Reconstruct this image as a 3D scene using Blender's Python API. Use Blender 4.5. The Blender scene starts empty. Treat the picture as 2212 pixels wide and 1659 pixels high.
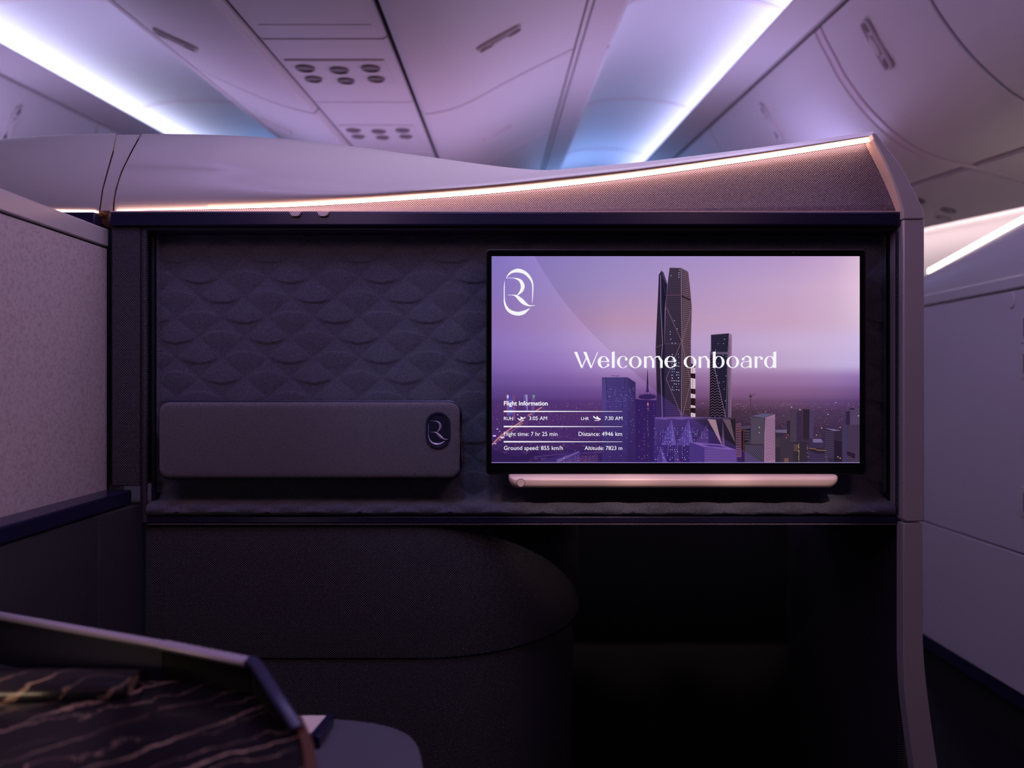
import bpy, bmesh, math, random
from mathutils import Vector
random.seed(7)
F=1720.0; CX=1106.0; CY=829.5; ZC=1.10; D0=1.54
scene=bpy.context.scene; COL=scene.collection
scene.view_settings.view_transform='Standard'; scene.view_settings.look='None'
scene.view_settings.exposure=0.0; scene.view_settings.gamma=1.0
def P(px,py,Y): return ((px-CX)/F*Y, Y, ZC-(py-CY)/F*Y)
def lin(c): return tuple(((v/255)/12.92 if v/255<=0.04045 else ((v/255+0.055)/1.055)**2.4) for v in c)
# ------------------------------------------------------------------ materials
MT={}
def nodes(name):
    m=bpy.data.materials.new(name); m.use_nodes=True; MT[name]=m
    nt=m.node_tree; return m,nt,nt.nodes['Principled BSDF']
def setp(b,col,rough=.5,metal=0,spec=.5,coat=0):
    b.inputs['Base Color'].default_value=(*col,1); b.inputs['Roughness'].default_value=rough
    b.inputs['Metallic'].default_value=metal; b.inputs['Specular IOR Level'].default_value=spec
    b.inputs['Coat Weight'].default_value=coat
def plain(name,col,rough=.5,metal=0,spec=.5,coat=0,grain=0,gscale=900):
    m,nt,b=nodes(name); setp(b,col,rough,metal,spec,coat)
    n=nt.nodes.new('ShaderNodeTexNoise'); n.inputs['Scale'].default_value=gscale; n.inputs['Detail'].default_value=3
    tc=nt.nodes.new('ShaderNodeTexCoord'); nt.links.new(tc.outputs['Object'],n.inputs['Vector'])
    bp=nt.nodes.new('ShaderNodeBump'); bp.inputs['Strength'].default_value=grain; bp.inputs['Distance'].default_value=.001
    nt.links.new(n.outputs['Fac'],bp.inputs['Height'])
    if grain>0: nt.links.new(bp.outputs['Normal'],b.inputs['Normal'])
    return m
def math_n(nt,op,a,b=None):
    n=nt.nodes.new('ShaderNodeMath'); n.operation=op
    for i,v in enumerate((a,b)):
        if v is None: continue
        if isinstance(v,(int,float)): n.inputs[i].default_value=v
        else: nt.links.new(v,n.inputs[i])
    return n.outputs[0]
def axes(nt,a,b):
    tc=nt.nodes.new('ShaderNodeTexCoord'); s=nt.nodes.new('ShaderNodeSeparateXYZ'); nt.links.new(tc.outputs['Object'],s.inputs[0])
    return tc,s.outputs[a],s.outputs[b]
def woven(name,c0,c1,pitch=.0052,ax=('X','Z'),rough=.42,strength=.9):
    """technical diamond weave: little raised diamonds on a 45 degree grid"""
    m,nt,b=nodes(name); setp(b,c0,rough,0,.5)
    tc,u,v=axes(nt,*ax); k=math.pi/pitch
    s=math_n(nt,'SINE',math_n(nt,'MULTIPLY',math_n(nt,'ADD',u,v),k)); d=math_n(nt,'SINE',math_n(nt,'MULTIPLY',math_n(nt,'SUBTRACT',u,v),k))
    h=math_n(nt,'MULTIPLY',s,d); h=math_n(nt,'ABSOLUTE',h)
    mx=nt.nodes.new('ShaderNodeMix'); mx.data_type='RGBA'; nt.links.new(h,mx.inputs[0])
    mx.inputs[6].default_value=(*c0,1); mx.inputs[7].default_value=(*c1,1); nt.links.new(mx.outputs[2],b.inputs['Base Color'])
    bp=nt.nodes.new('ShaderNodeBump'); bp.inputs['Strength'].default_value=strength; bp.inputs['Distance'].default_value=.0012
    nt.links.new(h,bp.inputs['Height']); nt.links.new(bp.outputs['Normal'],b.inputs['Normal']); return m
def fabric(name,c0,c1,pitch=.0026,ax=('X','Z')):
    """soft wool upholstery: irregular basket weave"""
    m,nt,b=nodes(name); setp(b,c0,.85,0,.25); b.inputs['Sheen Weight'].default_value=.25
    tc,u,v=axes(nt,*ax); n=nt.nodes.new('ShaderNodeTexNoise'); n.inputs['Scale'].default_value=260; n.inputs['Detail'].default_value=2
    nt.links.new(tc.outputs['Object'],n.inputs['Vector']); w=math_n(nt,'MULTIPLY',n.outputs['Fac'],.0016); k=math.pi/pitch
    s=math_n(nt,'SINE',math_n(nt,'MULTIPLY',math_n(nt,'ADD',math_n(nt,'ADD',u,v),w),k))
    d=math_n(nt,'SINE',math_n(nt,'MULTIPLY',math_n(nt,'SUBTRACT',math_n(nt,'ADD',u,w),v),k))
    h=math_n(nt,'ABSOLUTE',math_n(nt,'MULTIPLY',s,d))
    n2=nt.nodes.new('ShaderNodeTexNoise'); n2.inputs['Scale'].default_value=700; nt.links.new(tc.outputs['Object'],n2.inputs['Vector'])
    h=math_n(nt,'MULTIPLY',h,math_n(nt,'ADD',math_n(nt,'MULTIPLY',n2.outputs['Fac'],1.6),-.1))
    mx=nt.nodes.new('ShaderNodeMix'); mx.data_type='RGBA'; nt.links.new(h,mx.inputs[0]); mx.clamp_factor=True
    mx.inputs[6].default_value=(*c0,1); mx.inputs[7].default_value=(*c1,1); nt.links.new(mx.outputs[2],b.inputs['Base Color'])
    bp=nt.nodes.new('ShaderNodeBump'); bp.inputs['Strength'].default_value=.8; bp.inputs['Distance'].default_value=.001
    nt.links.new(h,bp.inputs['Height']); nt.links.new(bp.outputs['Normal'],b.inputs['Normal']); return m
def suede(name,c0,c1):
    m,nt,b=nodes(name); setp(b,c0,.75,0,.3)
    tc=nt.nodes.new('ShaderNodeTexCoord'); n=nt.nodes.new('ShaderNodeTexNoise'); n.inputs['Scale'].default_value=170; n.inputs['Detail'].default_value=8; n.inputs['Roughness'].default_value=.7
    nt.links.new(tc.outputs['Object'],n.inputs['Vector']); cr=nt.nodes.new('ShaderNodeValToRGB')
    cr.color_ramp.elements[0].position=.36; cr.color_ramp.elements[0].color=(*c0,1); cr.color_ramp.elements[1].position=.55; cr.color_ramp.elements[1].color=(*c1,1)
    nt.links.new(n.outputs['Fac'],cr.inputs[0]); nt.links.new(cr.outputs[0],b.inputs['Base Color'])
    bp=nt.nodes.new('ShaderNodeBump'); bp.inputs['Strength'].default_value=.25; bp.inputs['Distance'].default_value=.001
    nt.links.new(n.outputs['Fac'],bp.inputs['Height']); nt.links.new(bp.outputs['Normal'],b.inputs['Normal']); return m
def marble(name):
    m,nt,b=nodes(name); setp(b,(.01,.008,.012),.24,0,.28)
    tc=nt.nodes.new('ShaderNodeTexCoord')
    def layer(rot,scale,dist,dscale,lo,amp):
        mp=nt.nodes.new('ShaderNodeMapping'); mp.inputs['Rotation'].default_value=(0,0,math.radians(rot)); nt.links.new(tc.outputs['Object'],mp.inputs[0])
        w=nt.nodes.new('ShaderNodeTexWave'); w.wave_type='BANDS'; w.bands_direction='Y'; w.wave_profile='SIN'
        w.inputs['Scale'].default_value=scale; w.inputs['Distortion'].default_value=dist; w.inputs['Detail'].default_value=4; w.inputs['Detail Scale'].default_value=dscale; w.inputs['Detail Roughness'].default_value=.62
        nt.links.new(mp.outputs[0],w.inputs['Vector'])
        n=nt.nodes.new('ShaderNodeTexNoise'); n.inputs['Scale'].default_value=9; n.inputs['Detail'].default_value=3; nt.links.new(mp.outputs[0],n.inputs['Vector'])
        mr=nt.nodes.new('ShaderNodeMapRange'); mr.inputs[1].default_value=lo; mr.inputs[2].default_value=1.0; nt.links.new(w.outputs['Fac'],mr.inputs[0])
        k=nt.nodes.new('ShaderNodeMapRange'); k.inputs[1].default_value=.38; k.inputs[2].default_value=.62; nt.links.new(n.outputs['Fac'],k.inputs[0])
        return math_n(nt,'MULTIPLY',math_n(nt,'MULTIPLY',mr.outputs[0],k.outputs[0]),amp)
    a=math_n(nt,'MAXIMUM',layer(-50,4.4,4.5,1.6,.984,.8),layer(-34,6.0,6.0,2.2,.99,.6))
    cr=nt.nodes.new('ShaderNodeValToRGB'); e=cr.color_ramp.elements
    e[0].position=0; e[0].color=(.008,.006,.010,1); e[1].position=1; e[1].color=(.55,.38,.31,1); x=e.new(.35); x.color=(.16,.10,.08,1)
    nt.links.new(a,cr.inputs[0]); nt.links.new(cr.outputs[0],b.inputs['Base Color']); return m
def emit(name,col,st):
    m=bpy.data.materials.new(name); m.use_nodes=True; MT[name]=m; nt=m.node_tree; nt.nodes.clear()
    e=nt.nodes.new('ShaderNodeEmission'); o=nt.nodes.new('ShaderNodeOutputMaterial'); e.inputs[0].default_value=(*col,1); e.inputs[1].default_value=st
    nt.links.new(e.outputs[0],o.inputs[0]); return m
def emit_attr(name,add=False):
    m=bpy.data.materials.new(name); m.use_nodes=True; MT[name]=m; nt=m.node_tree; nt.nodes.clear()
    e=nt.nodes.new('ShaderNodeEmission'); o=nt.nodes.new('ShaderNodeOutputMaterial'); a=nt.nodes.new('ShaderNodeAttribute'); a.attribute_name='pic'
    nt.links.new(a.outputs['Color'],e.inputs[0])
    if add:
        t=nt.nodes.new('ShaderNodeBsdfTransparent'); s=nt.nodes.new('ShaderNodeAddShader'); nt.links.new(t.outputs[0],s.inputs[0]); nt.links.new(e.outputs[0],s.inputs[1]); nt.links.new(s.outputs[0],o.inputs[0])
    else:
        g=nt.nodes.new('ShaderNodeBsdfGlossy'); g.inputs['Roughness'].default_value=.12; g.inputs['Color'].default_value=(.015,.015,.015,1)
        s=nt.nodes.new('ShaderNodeAddShader'); nt.links.new(e.outputs[0],s.inputs[0]); nt.links.new(g.outputs[0],s.inputs[1]); nt.links.new(s.outputs[0],o.inputs[0])
    return m
plain('shell',(.52,.48,.50),.32,0,.5,0,.05)
plain('shell_edge',(.50,.44,.47),.30,.1,.5)
plain('bin_plastic',(.56,.52,.54),.55,0,.5,0,.1)
plain('dark_gap',(.045,.035,.045),.7)
plain('navy',(.018,.016,.060),.30,.35,.5)
plain('navy_matte',(.020,.018,.045),.55)
plain('black_gloss',(.002,.002,.003),.10,0,.5)
plain('black_frame',(.012,.012,.016),.35)
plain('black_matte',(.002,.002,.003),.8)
plain('rose_gold',(.90,.68,.62),.42,.10,.5)
plain('rose_trim',(.62,.30,.22),.22,.9,.5)
plain('bronze',(.10,.05,.035),.4,.6)
plain('lilac_metal',(.62,.54,.72),.34,.5)
plain('navy_piping',(.03,.03,.10),.35,.2)
plain('badge_metal',(.045,.045,.10),.3,.6)
plain('cream',(.70,.60,.60),.5)
plain('arm_leather',(.085,.085,.125),.45,0,.4,0,.15,500)
plain('latch_plastic',(.52,.47,.50),.35)
plain('cup_dark',(.17,.14,.15),.5)
plain('carpet',(.003,.003,.005),.95,0,.2,0,.6,300)
plain('rib_plastic',(.60,.50,.56),.4)
plain('ceiling_panel',(.62,.62,.66),.5)
plain('side_panel',(.50,.44,.50),.5,0,.4,0,.1)
woven('weave',(.016,.014,.024),(.070,.064,.094),.0046)
woven('weave_side',(.016,.014,.022),(.05,.046,.066),.0046,('Y','Z'))
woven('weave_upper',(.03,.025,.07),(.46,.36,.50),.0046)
fabric('fabric_quilt',(.008,.008,.015),(.36,.37,.55),.0031)
fabric('fabric_box',(.012,.010,.017),(.46,.42,.54),.0031)
suede('suede',(.37,.29,.32),(.50,.41,.43))
marble('marble')
emit('strip_glow',(1.0,.56,.42),6.5)
emit('strip_glow_far',(1.0,.80,.70),7.0)
emit('cove_glow',(.58,.60,1.0),12.0)
emit('cove_glow_left',(.68,.72,1.0),11.0)
emit('wall_wash_glow',(1.0,.85,.77),52.0)
emit('text_glow',(.93,.91,.98),1.0)
emit_attr('picture'); emit_attr('picture_tint',True)
# ------------------------------------------------------------------ builders
ORG={}
def tag(o,label=None,cat=None,group=None,kind=None):
    if label: o['label']=label
    if cat: o['category']=cat
    if group: o['group']=group
    if kind: o['kind']=kind
    return o
def thing(name,label,cat,loc,group=None,kind=None):
    o=bpy.data.objects.new(name,None); COL.objects.link(o); o.location=loc; o.empty_display_size=.05
    ORG[o.name]=Vector(loc); return tag(o,label,cat,group,kind)
def obj(name,vf,mat,parent=None,smooth=True,ang=35,bevel=0,seg=3,solid=0,org=None):
    vs,fs=vf
    if org is None:
        if parent is not None: org=ORG[parent.name]
        else:
            org=Vector(((min(v[0] for v in vs)+max(v[0] for v in vs))/2,(min(v[1] for v in vs)+max(v[1] for v in vs))/2,min(v[2] for v in vs)))
    me=bpy.data.meshes.new(name); me.from_pydata([Vector(v)-org for v in vs],[],fs); 
    bm=bmesh.new(); bm.from_mesh(me)
    if not solid: bmesh.ops.recalc_face_normals(bm,faces=bm.faces)
    bm.to_mesh(me); bm.free()
    if smooth:
        me.shade_smooth(); me.set_sharp_from_angle(angle=math.radians(ang))
    o=bpy.data.objects.new(name,me); COL.objects.link(o); me.materials.append(MT[mat])
    ORG[o.name]=org
    if parent is not None:
        o.parent=parent
        if parent.type=='MESH': pass
    else: o.location=org
    if solid:
        s=o.modifiers.new('Solidify','SOLIDIFY'); s.thickness=abs(solid); s.offset=1 if solid>0 else -1
    if bevel:
        b=o.modifiers.new('Bevel','BEVEL'); b.width=bevel; b.segments=seg; b.limit_method='ANGLE'; b.angle_limit=math.radians(40); b.harden_normals=False
    return o
def join(*vfs):
    V=[];Fs=[]
    for v,f in vfs:
        n=len(V); V+=list(v); Fs+=[tuple(i+n for i in q) for q in f]
    return V,Fs
def box(x0,x1,y0,y1,z0,z1):
    v=[(x,y,z) for x in (x0,x1) for y in (y0,y1) for z in (z0,z1)]
    return v,[(0,1,3,2),(4,6,7,5),(0,4,5,1),(2,3,7,6),(0,2,6,4),(1,5,7,3)]
def prism(front,dv):
    """front: list of 3D points, dv: extrusion vector"""
    n=len(front); v=list(front)+[(p[0]+dv[0],p[1]+dv[1],p[2]+dv[2]) for p in front]
    return v,[tuple(range(n)),tuple(range(2*n-1,n-1,-1))]+[(i,(i+1)%n,n+(i+1)%n,n+i) for i in range(n)]
def slab(pts,Y,th): return prism([P(a,b,Y) for a,b in pts],(0,th,0))
def rect_px(x0,y0,x1,y1,r=0,n=8,rb=None):
    rb=r if rb is None else rb
    if r<=0 and rb<=0: return [(x0,y0),(x1,y0),(x1,y1),(x0,y1)]
    out=[]
    for cx,cy,a0,q in ((x1-r,y0+r,-90,r),(x1-rb,y1-rb,0,rb),(x0+rb,y1-rb,90,rb),(x0+r,y0+r,180,r)):
        if q<=0: out.append((cx,cy)); continue
        for i in range(n+1):
            a=math.radians(a0+90*i/n); out.append((cx+q*math.cos(a),cy+q*math.sin(a)))
    return out
def grid(rows,close=False):
    n=len(rows[0]); v=[p for r in rows for p in r]; f=[]
    for i in range(len(rows)-1):
        for j in range(n-1 if not close else n):
            k=(j+1)%n; f.append((i*n+j,i*n+k,(i+1)*n+k,(i+1)*n+j))
    return v,f
def tube(pts,r,n=10,cap=True):
    pts=[Vector(p) for p in pts]; rows=[]
    up=Vector((0,0,1))
    for i,p in enumerate(pts):
        t=(pts[min(i+1,len(pts)-1)]-pts[max(i-1,0)]).normalized()
        a=t.cross(up); a=a.normalized() if a.length>1e-4 else Vector((1,0,0)); b=a.cross(t)
        rr=r[i] if isinstance(r,(list,tuple)) else r
        rows.append([tuple(p+a*rr*math.cos(2*math.pi*k/n)+b*rr*math.sin(2*math.pi*k/n)) for k in range(n)])
    v,f=grid(rows,True)
    if cap: f+=[tuple(range(n)),tuple(range(len(v)-n,len(v)))[::-1]]
    return v,f
def interp(tab,x):
    if x<=tab[0][0]: return tab[0][1]
    for (a,b),(c,d) in zip(tab,tab[1:]):
        if x<=c: return b+(d-b)*(x-a)/(c-a)
    return tab[-1][1]
def sm(tab,x):  # smooth interpolation (monotone enough)
    n=len(tab)
    if x<=tab[0][0]: return tab[0][1]
    if x>=tab[-1][0]: return tab[-1][1]
    for i in range(n-1):
        if x<=tab[i+1][0]:
            x0,y0=tab[i]; x1,y1=tab[i+1]; h=x1-x0; t=(x-x0)/h
            m0=(tab[i+1][1]-tab[max(i-1,0)][1])/(tab[i+1][0]-tab[max(i-1,0)][0]); m1=(tab[min(i+2,n-1)][1]-y0)/(tab[min(i+2,n-1)][0]-x0)
            return (2*t**3-3*t*t+1)*y0+(t**3-2*t*t+t)*h*m0+(-2*t**3+3*t*t)*y1+(t**3-t*t)*h*m1
def catmull(pts,k=6):
    out=[]; n=len(pts)
    for i in range(n-1):
        p0=pts[max(i-1,0)];p1=pts[i];p2=pts[i+1];p3=pts[min(i+2,n-1)]
        for s in range(k):
            t=s/k; out.append(tuple(.5*((2*b)+(c-a)*t+(2*a-5*b+4*c-d)*t*t+(-a+3*b-3*c+d)*t**3) for a,b,c,d in zip(p0,p1,p2,p3)))
    out.append(tuple(pts[-1])); return out
# ------------------------------------------------------------------ SUITE WALL (video wall of the cabin suite)
DB=D0+.047
suite=thing('suite_wall','navy suite front wall with quilted niche, light strip and pale curved top','suite wall',(.1,D0+.2,0))
STRIP=[(250,455),(400,451),(600,445),(750,437),(900,427),(1050,415),(1200,400),(1350,382),(1500,361),(1700,331),(1886,301)]
SW=[(250,2.4),(500,5),(750,6.6),(1200,8),(1886,9.2)]
def strip_c(x): return sm(STRIP,x)
def strip_w(x): return interp(SW,x)
SHO=[(247,90),(500,70),(760,34),(900,31),(1050,28),(1200,29),(1400,23),(1600,18),(1886,13)]
SIL=[(247,289),(300,289),(450,292),(620,301),(760,316),(900,335),(1020,352),(1100,362),(1160,367),(1200,368)]
def fairing_rows(xs,strip=strip_c,sw=strip_w,sil=None,shift=None,Yb=D0-.012):
    rows=[]
    for x in xs:
        yb=strip(x)-sw(x)/2; ys=yb-sm(SHO,x); col=[]
        if x<1205:
            yt=min(sm(SIL,x) if sil is None else sil(x),ys-1.0)
        else: yt=ys+2
        k=max(0,min(1,(x-450)/500)) # 0 left convex -> 1 right leaning shelf
        prof=[]
        prof.append((yb+2,.010)); prof.append((yb,.001))
        for i in range(1,9):
            t=i/8; prof.append((yb+(ys-yb)*t, -min(.007+.015*k,.85*(yb-ys)*.0009)*math.sin(math.pi*t**.85)+ .026*k*t**3+.006*t*t*(1-k)))
        y1,o1=prof[-1]
        back=.10 if x<1205 else .03
        for i in range(1,13):
            t=i/12; pc=.075*t**2.2+0.0*t; pl=.13*(t**1.0)
            prof.append((y1+(yt-y1)*t, o1+(1-k)*pc+k*pl if x<1205 else o1+.03*t))
        y2,o2=prof[-1]
        prof.append((y2+.8,o2+.006)); prof.append((y2+6,o2+.014)); prof.append((y2+40,o2+.018))
        for (py,o) in prof:
            px=x
            if shift: px=x+shift(x,py)
            col.append(P(px,py,Yb+o))
        rows.append(col)
    return rows
SEAM=[(289,60),(320,43),(345,30),(370,18),(400,8),(430,1.5),(455,0)]
xs=[247+i*(1886-247)/120 for i in range(121)]
xs[24:]=[xs[24]+i*(1200-xs[24])/50 for i in range(51)]+[1205+i*(1886-1205)/60 for i in range(61)]
shiftf=lambda x,py: sm(SEAM,py)*max(0,1-(x-247)/420)
fair=obj('curved_top',grid(fairing_rows(xs,shift=shiftf)),'shell',suite,ang=60)
fair['label']='pale lilac curved top fairing'
# small filler piece between the two fairings and the left neighbour's fairing
def seamL(py): return sm([(288,250),(340,240),(400,222),(455,214)],py)
def piece(xa,xb,yt,off=.004):
    rows=[]
    for i in range(9):
        s=i/8; col=[]
        for (py0,o) in [(457,.008),(455,0),(440,-.003),(410,-.002),(370,.006),(330,.025),(305,.045),(yt+3,.058),(yt,.066),(yt+1,.075),(yt+40,.09)]:
            pe=min(py0,455) if py0>yt else yt
            a=xa(pe); b=xb(pe); col.append(P(a+(b-a)*s,py0,D0-.012+off+o))
        rows.append(col)
    return grid(rows)
obj('filler_panel',piece(lambda p:seamL(p)+3.2,lambda p:247+sm(SEAM,p)-3.5,291),'shell',suite,ang=60)
# dark backing behind the seams
obj('seam_backing',slab([(205,300),(320,300),(300,340),(262,452),(205,452)],D0+.075,.01),'dark_gap',suite)
# LED strip
rows=[]
for i in range(81):
    x=252+i*(1885-252)/80; c=strip_c(x); w=strip_w(x)
    rows.append([P(x,c-w/2,D0-.0125),P(x,c-w/6,D0-.0150),P(x,c+w/6,D0-.0165),P(x,c+w/2,D0-.0165),P(x,c+w/2,D0+.001),P(x,c-w/2,D0+.001)])
v,f=grid(rows,True); f+=[tuple(range(6)),tuple(range(len(v)-6,len(v)))[::-1]]
st=obj('light_strip',(v,f),'strip_glow',suite); st['label']='glowing warm white light strip'
# rose lip painting the lit fascia edge and gap under the strip
rows=[[P(x,strip_c(x)+strip_w(x)/2+.1,D0-.0168),P(x,strip_c(x)+strip_w(x)/2+1.3,D0-.0165),P(x,strip_c(x)+strip_w(x)/2+1.3,D0-.0150)] for x in [262+i*(1884-262)/60 for i in range(61)]]
obj('strip_lit_edge',grid(rows),'rose_trim',suite)
# woven fascia under the strip
rows=[]
for i in range(81):
    x=262+i*(1948-262)/80; xt=min(x,1888); c=strip_c(xt)+strip_w(xt)/2+1.0; col=[]
    for j in range(9):
        t=j/8; xx=xt+(x-xt)*(t**.6); py=c+(459-c)*t
        col.append(P(xx,py,D0+.000+ .004*math.sin(math.pi*t)-.012*t))
    rows.append(col)
wf=obj('woven_fascia',grid(rows),'weave_upper',suite,solid=-.004); 
# header rail
obj('header_rail',slab([(237,457.5),(1951,457.5),(1951,487),(237,487)],D0-.024,.10),'navy',suite,bevel=.003)
obj('header_soffit',slab([(240,488),(1949,488),(1949,497),(240,497)],D0-.010,.06),'navy_matte',suite,bevel=.001)
rl=obj('header_edge_glint',slab([(238,455.7),(1949,455.7),(1949,457.6),(238,457.6)],D0-.022,.020),'rose_gold',suite)  # rose line painting the strip light caught on the header's top edge
# header clips
for x in (637,697):
    w=13
    obj('clip',slab([(x-w,457),(x+w,457),(x+w-4,465),(x+w-8,467),(x-w+8,467),(x-w+4,465)],D0-.031,.009),'shell_edge',suite,bevel=.0008)
# right end cap + posts
inner=[(1883,288),(1889,300),(1894,309),(1905,331),(1917,356),(1928,382),(1937,407),(1945,432),(1951,454),(1951,473)]
outer=[(1997,473),(1997,465),(1994,452),(1988,438),(1979,418),(1968,399),(1954,371),(1937,344),(1926,329),(1914,315),(1903,300),(1893,287),(1888,285.5)]
cap=obj('end_cap',slab(inner+outer,D0-.036,.20),'shell',suite,bevel=.004); cap['label']='pale lilac curved end cap'
liner=obj('cap_lit_face',slab([(a-3,b+2) for a,b in inner[1:-1]]+[(a+2,b) for a,b in inner[1:-1]][::-1],D0-.032,.05),'rose_gold',suite)  # rose colour stands for strip light on the cap's inner side
obj('post',slab([(1951.5,474.5),(1997,474.5),(1997,1127),(1956,1127),(1951.5,1122)],D0-.034,.24),'shell_edge',suite,bevel=.0025)
Lp=[(1951.5,1130),(1951.5,1380),(1952,1430),(1955,1495),(1962,1560),(1975,1659),(1992,1780),(2010,1900),(2030,2054)]
Rp=[(1994,1130),(1994,1340),(1994.5,1390),(1999,1455),(2009,1540),(2026,1659),(2046,1780),(2066,1900),(2090,2054)]
obj('curved_post',slab(catmull(Lp,4)+catmull(Rp,4)[::-1],D0-.032,.028),'shell_edge',suite,bevel=.002)
# left pillar, ribs, recess sides
obj('pillar',slab([(241,490),(302,490),(302,1050),(241,1050)],D0-.014,.10),'weave',suite,bevel=.002)
def rib(xa,xb,y0,y1,Y,bul,name='recess_rib'):
    rows=[]
    for j in range(2):
        py=(y0,y1)[j]; rows.append([P(xa+(xb-xa)*t,py,Y-bul*math.sin(math.pi*t)) for t in [i/8 for i in range(9)]]+[P(xb,py,Y+.03),P(xa,py,Y+.03)])
    v,f=grid(rows,True); n=len(rows[0]); f+=[tuple(range(n)),tuple(range(n,2*n))[::-1]]
    return obj(name,(v,f),'weave',suite)
rib(303,319,497,1128,D0-.010,.006); rib(1934,1949,500,1112,D0-.010,.006)
def side(xf,name):
    a=P(xf,497,D0-.008); 
    dx=.003 if xf<1000 else -.003
    return obj(name,box(min(a[0],a[0]-dx*2),max(a[0],a[0]-dx*2),D0+.019,DB+.02,P(0,1112,D0)[2],P(0,490,D0)[2]),'navy_matte',suite)
side(320,'recess_side'); side(1936,'recess_side')
# quilted back + ledge roll  (height field: diamond quilting with alternating smiling / frowning folds)
def quilt_h(px,py):
    u=(px-380.3)/49.4; v=(py-554.7)/43.4
    a=(u-v); b=(u+v)
    ca=round(a/2)*2; cb=round(b/2)*2
    da=a-ca; db=b-cb                      # -1..1 inside the diamond
    # pillow
    h=(max(0,math.cos(da*math.pi/2))**.38)*(max(0,math.cos(db*math.pi/2))**.38)
    x=(da+db)/2; y=(db-da)/2              # local u,v offsets, -1..1
    kind=int(round(ca/2))%2
    if kind==0:   # smile fold low in the diamond
        arc=.30-.36*x*x; d=y-arc
        s=1.0 if d<0 else 0.0
        fold=(1-min(1,abs(d)/.9))*(.75 if d<0 else -.35)
    else:
        arc=-.30+.36*x*x; d=y-arc
        fold=(1-min(1,abs(d)/.9))*(-.35 if d<0 else .75)
    fold*=max(0,1-1.15*x*x)
    return h*.0045+fold*.0030
LEDGE=[(1062,.047),(1070,.046),(1076,.040),(1081,.029),(1085,.014),(1089,.001),(1094,-.009),(1101,-.0145),(1108,-.015),(1113,-.010),(1115,.0)]
rows=[]
nx=520
py=494
pys=[494+i*(1062-494)/230 for i in range(231)]
for p in pys+[None]:
    break
def edge_curve(px): # fabric turns forward a little at both ends
    d=min(px-340,1912-px); return .020*max(0,1-d/14)**2 if d<14 else 0
for p in pys:
    rows.append([P(px,p,DB-quilt_h(px,p)-edge_curve(px)) for px in [338+i*(1914-338)/nx for i in range(nx+1)]])
for (a,o),(a2,o2) in zip(LEDGE,LEDGE[1:]):
    for k in (0,.5):
        p=a+(a2-a)*k; oo=o+(o2-o)*k
        if p<=1062: continue
        t=max(0,min(1,(p-1062)/36)); xl=338+(315-338)*t; xr=1914+(1935-1914)*t
        # quilting continues over the roll
        q=1062+(p-1062)*1.9
        rows.append([P(px,p-quilt_h(px,q)*500*t,D0+oo-quilt_h(px,q)*.8) for px in [xl+i*(xr-xl)/nx for i in range(nx+1)]])
rows.append([P(315+i*(1935-315)/nx,1115,D0+.03) for i in range(nx+1)])
qb=obj('quilted_lining',grid(rows),'fabric_quilt',suite,ang=70); qb['label']='dark quilted wool lining with a padded ledge'
obj('niche_back',box(P(310,0,D0)[0],P(1948,0,D0)[0],DB+.010,DB+.03,P(0,1115,D0)[2],P(0,480,D0)[2]),'black_matte',suite)
# shelf lip
obj('shelf_lip',slab([(315,1116),(1948,1116),(1948,1130),(315,1130)],D0-.010,.50),'navy',suite,bevel=.0015)
# lower woven skins that sweep back into the foot well
def path(x0,xs_,xe,depth,R):
    pts=[(x0+i*(xs_-x0)/24,0) for i in range(25)]
    for i in range(1,25):
        t=i/24; a=t*math.pi/2
        pts.append((xs_+(xe-xs_)*math.sin(a),depth*(1-math.cos(a))))
    return pts
ZB=-(1.10)
X=lambda px:(px-CX)/F*D0
def skin(x0,xs_,xe,depth,z0,z1,off,name,extra):
    pth=[(X(a),D0+off+b) for a,b in path(x0,xs_,xe,depth,0)]; pth.append((pth[-1][0]+.004,pth[-1][1]+extra))
    n=1 if name=='knee_panel' else 1
    rows=[[(x,y,z0) for x,y in pth],[(x,y,z1-.004) for x,y in pth],[(x,y+.001,z1-.001) for x,y in pth],[(x,y+.004,z1) for x,y in pth]]
    return obj(name,grid(rows),'weave',suite,solid=0,ang=50)
zt=P(0,1132,D0)[2]; zs=P(0,1422,D0)[2]
skin(315,900,1285,.40,zs+.001,zt,0,'knee_panel',.10)
skin(315,900,1270,.40,0.0,zs-.002,.004,'base_panel',.10)
obj('panel_seam',box(X(315),X(900),D0+.010,D0+.014,zs-.006,zs+.006),'black_matte',suite)
# piping highlight at the top of the woven skin
obj('shelf_piping',tube([P(x_,1132,D0-.006) for x_ in range(317,1948,30)],.0019,8),'weave_upper',suite)
# foot well interior
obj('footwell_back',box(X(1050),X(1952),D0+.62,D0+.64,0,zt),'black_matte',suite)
obj('footwell_side',box(X(1940),X(1952),D0+.0,D0+.63,0,zt),'weave_side',suite)
# shell body behind
# ------------------------------------------------------------------ neighbour's fairing at the far left
nb=thing('neighbour_suite','pale lilac curved suite top at far left, next to the seam','suite wall',(-1.15,D0+.10,0))
rows=[]
for i in range(31):
    s=i/30; col=[]
    for (py0,o) in [(457,.008),(455,0),(440,-.003),(410,-.002),(370,.006),(330,.025),(305,.045)]:
        b=seamL(py0); a=-420; px=a+(b-a)*s; col.append(P(px,py0,D0-.012+o))
    pt=sm([(-420,330),(0,300),(120,292),(252,288)],(-420)+(250+420)*s)
    for (dy,o) in [(4,.058),(1,.064),(0,.070),(2,.078),(50,.09)]:
        px=-420+(250+420)*s; col.append(P(px,pt+dy,D0-.012+o))
    rows.append(col)
obj('curved_top',grid(rows),'shell',nb,ang=60)
obj('light_strip',slab([(-420,447),(90,452.5),(206,454.5),(206,457),(-420,457)],D0-.014,.012),'strip_glow',nb)
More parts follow.
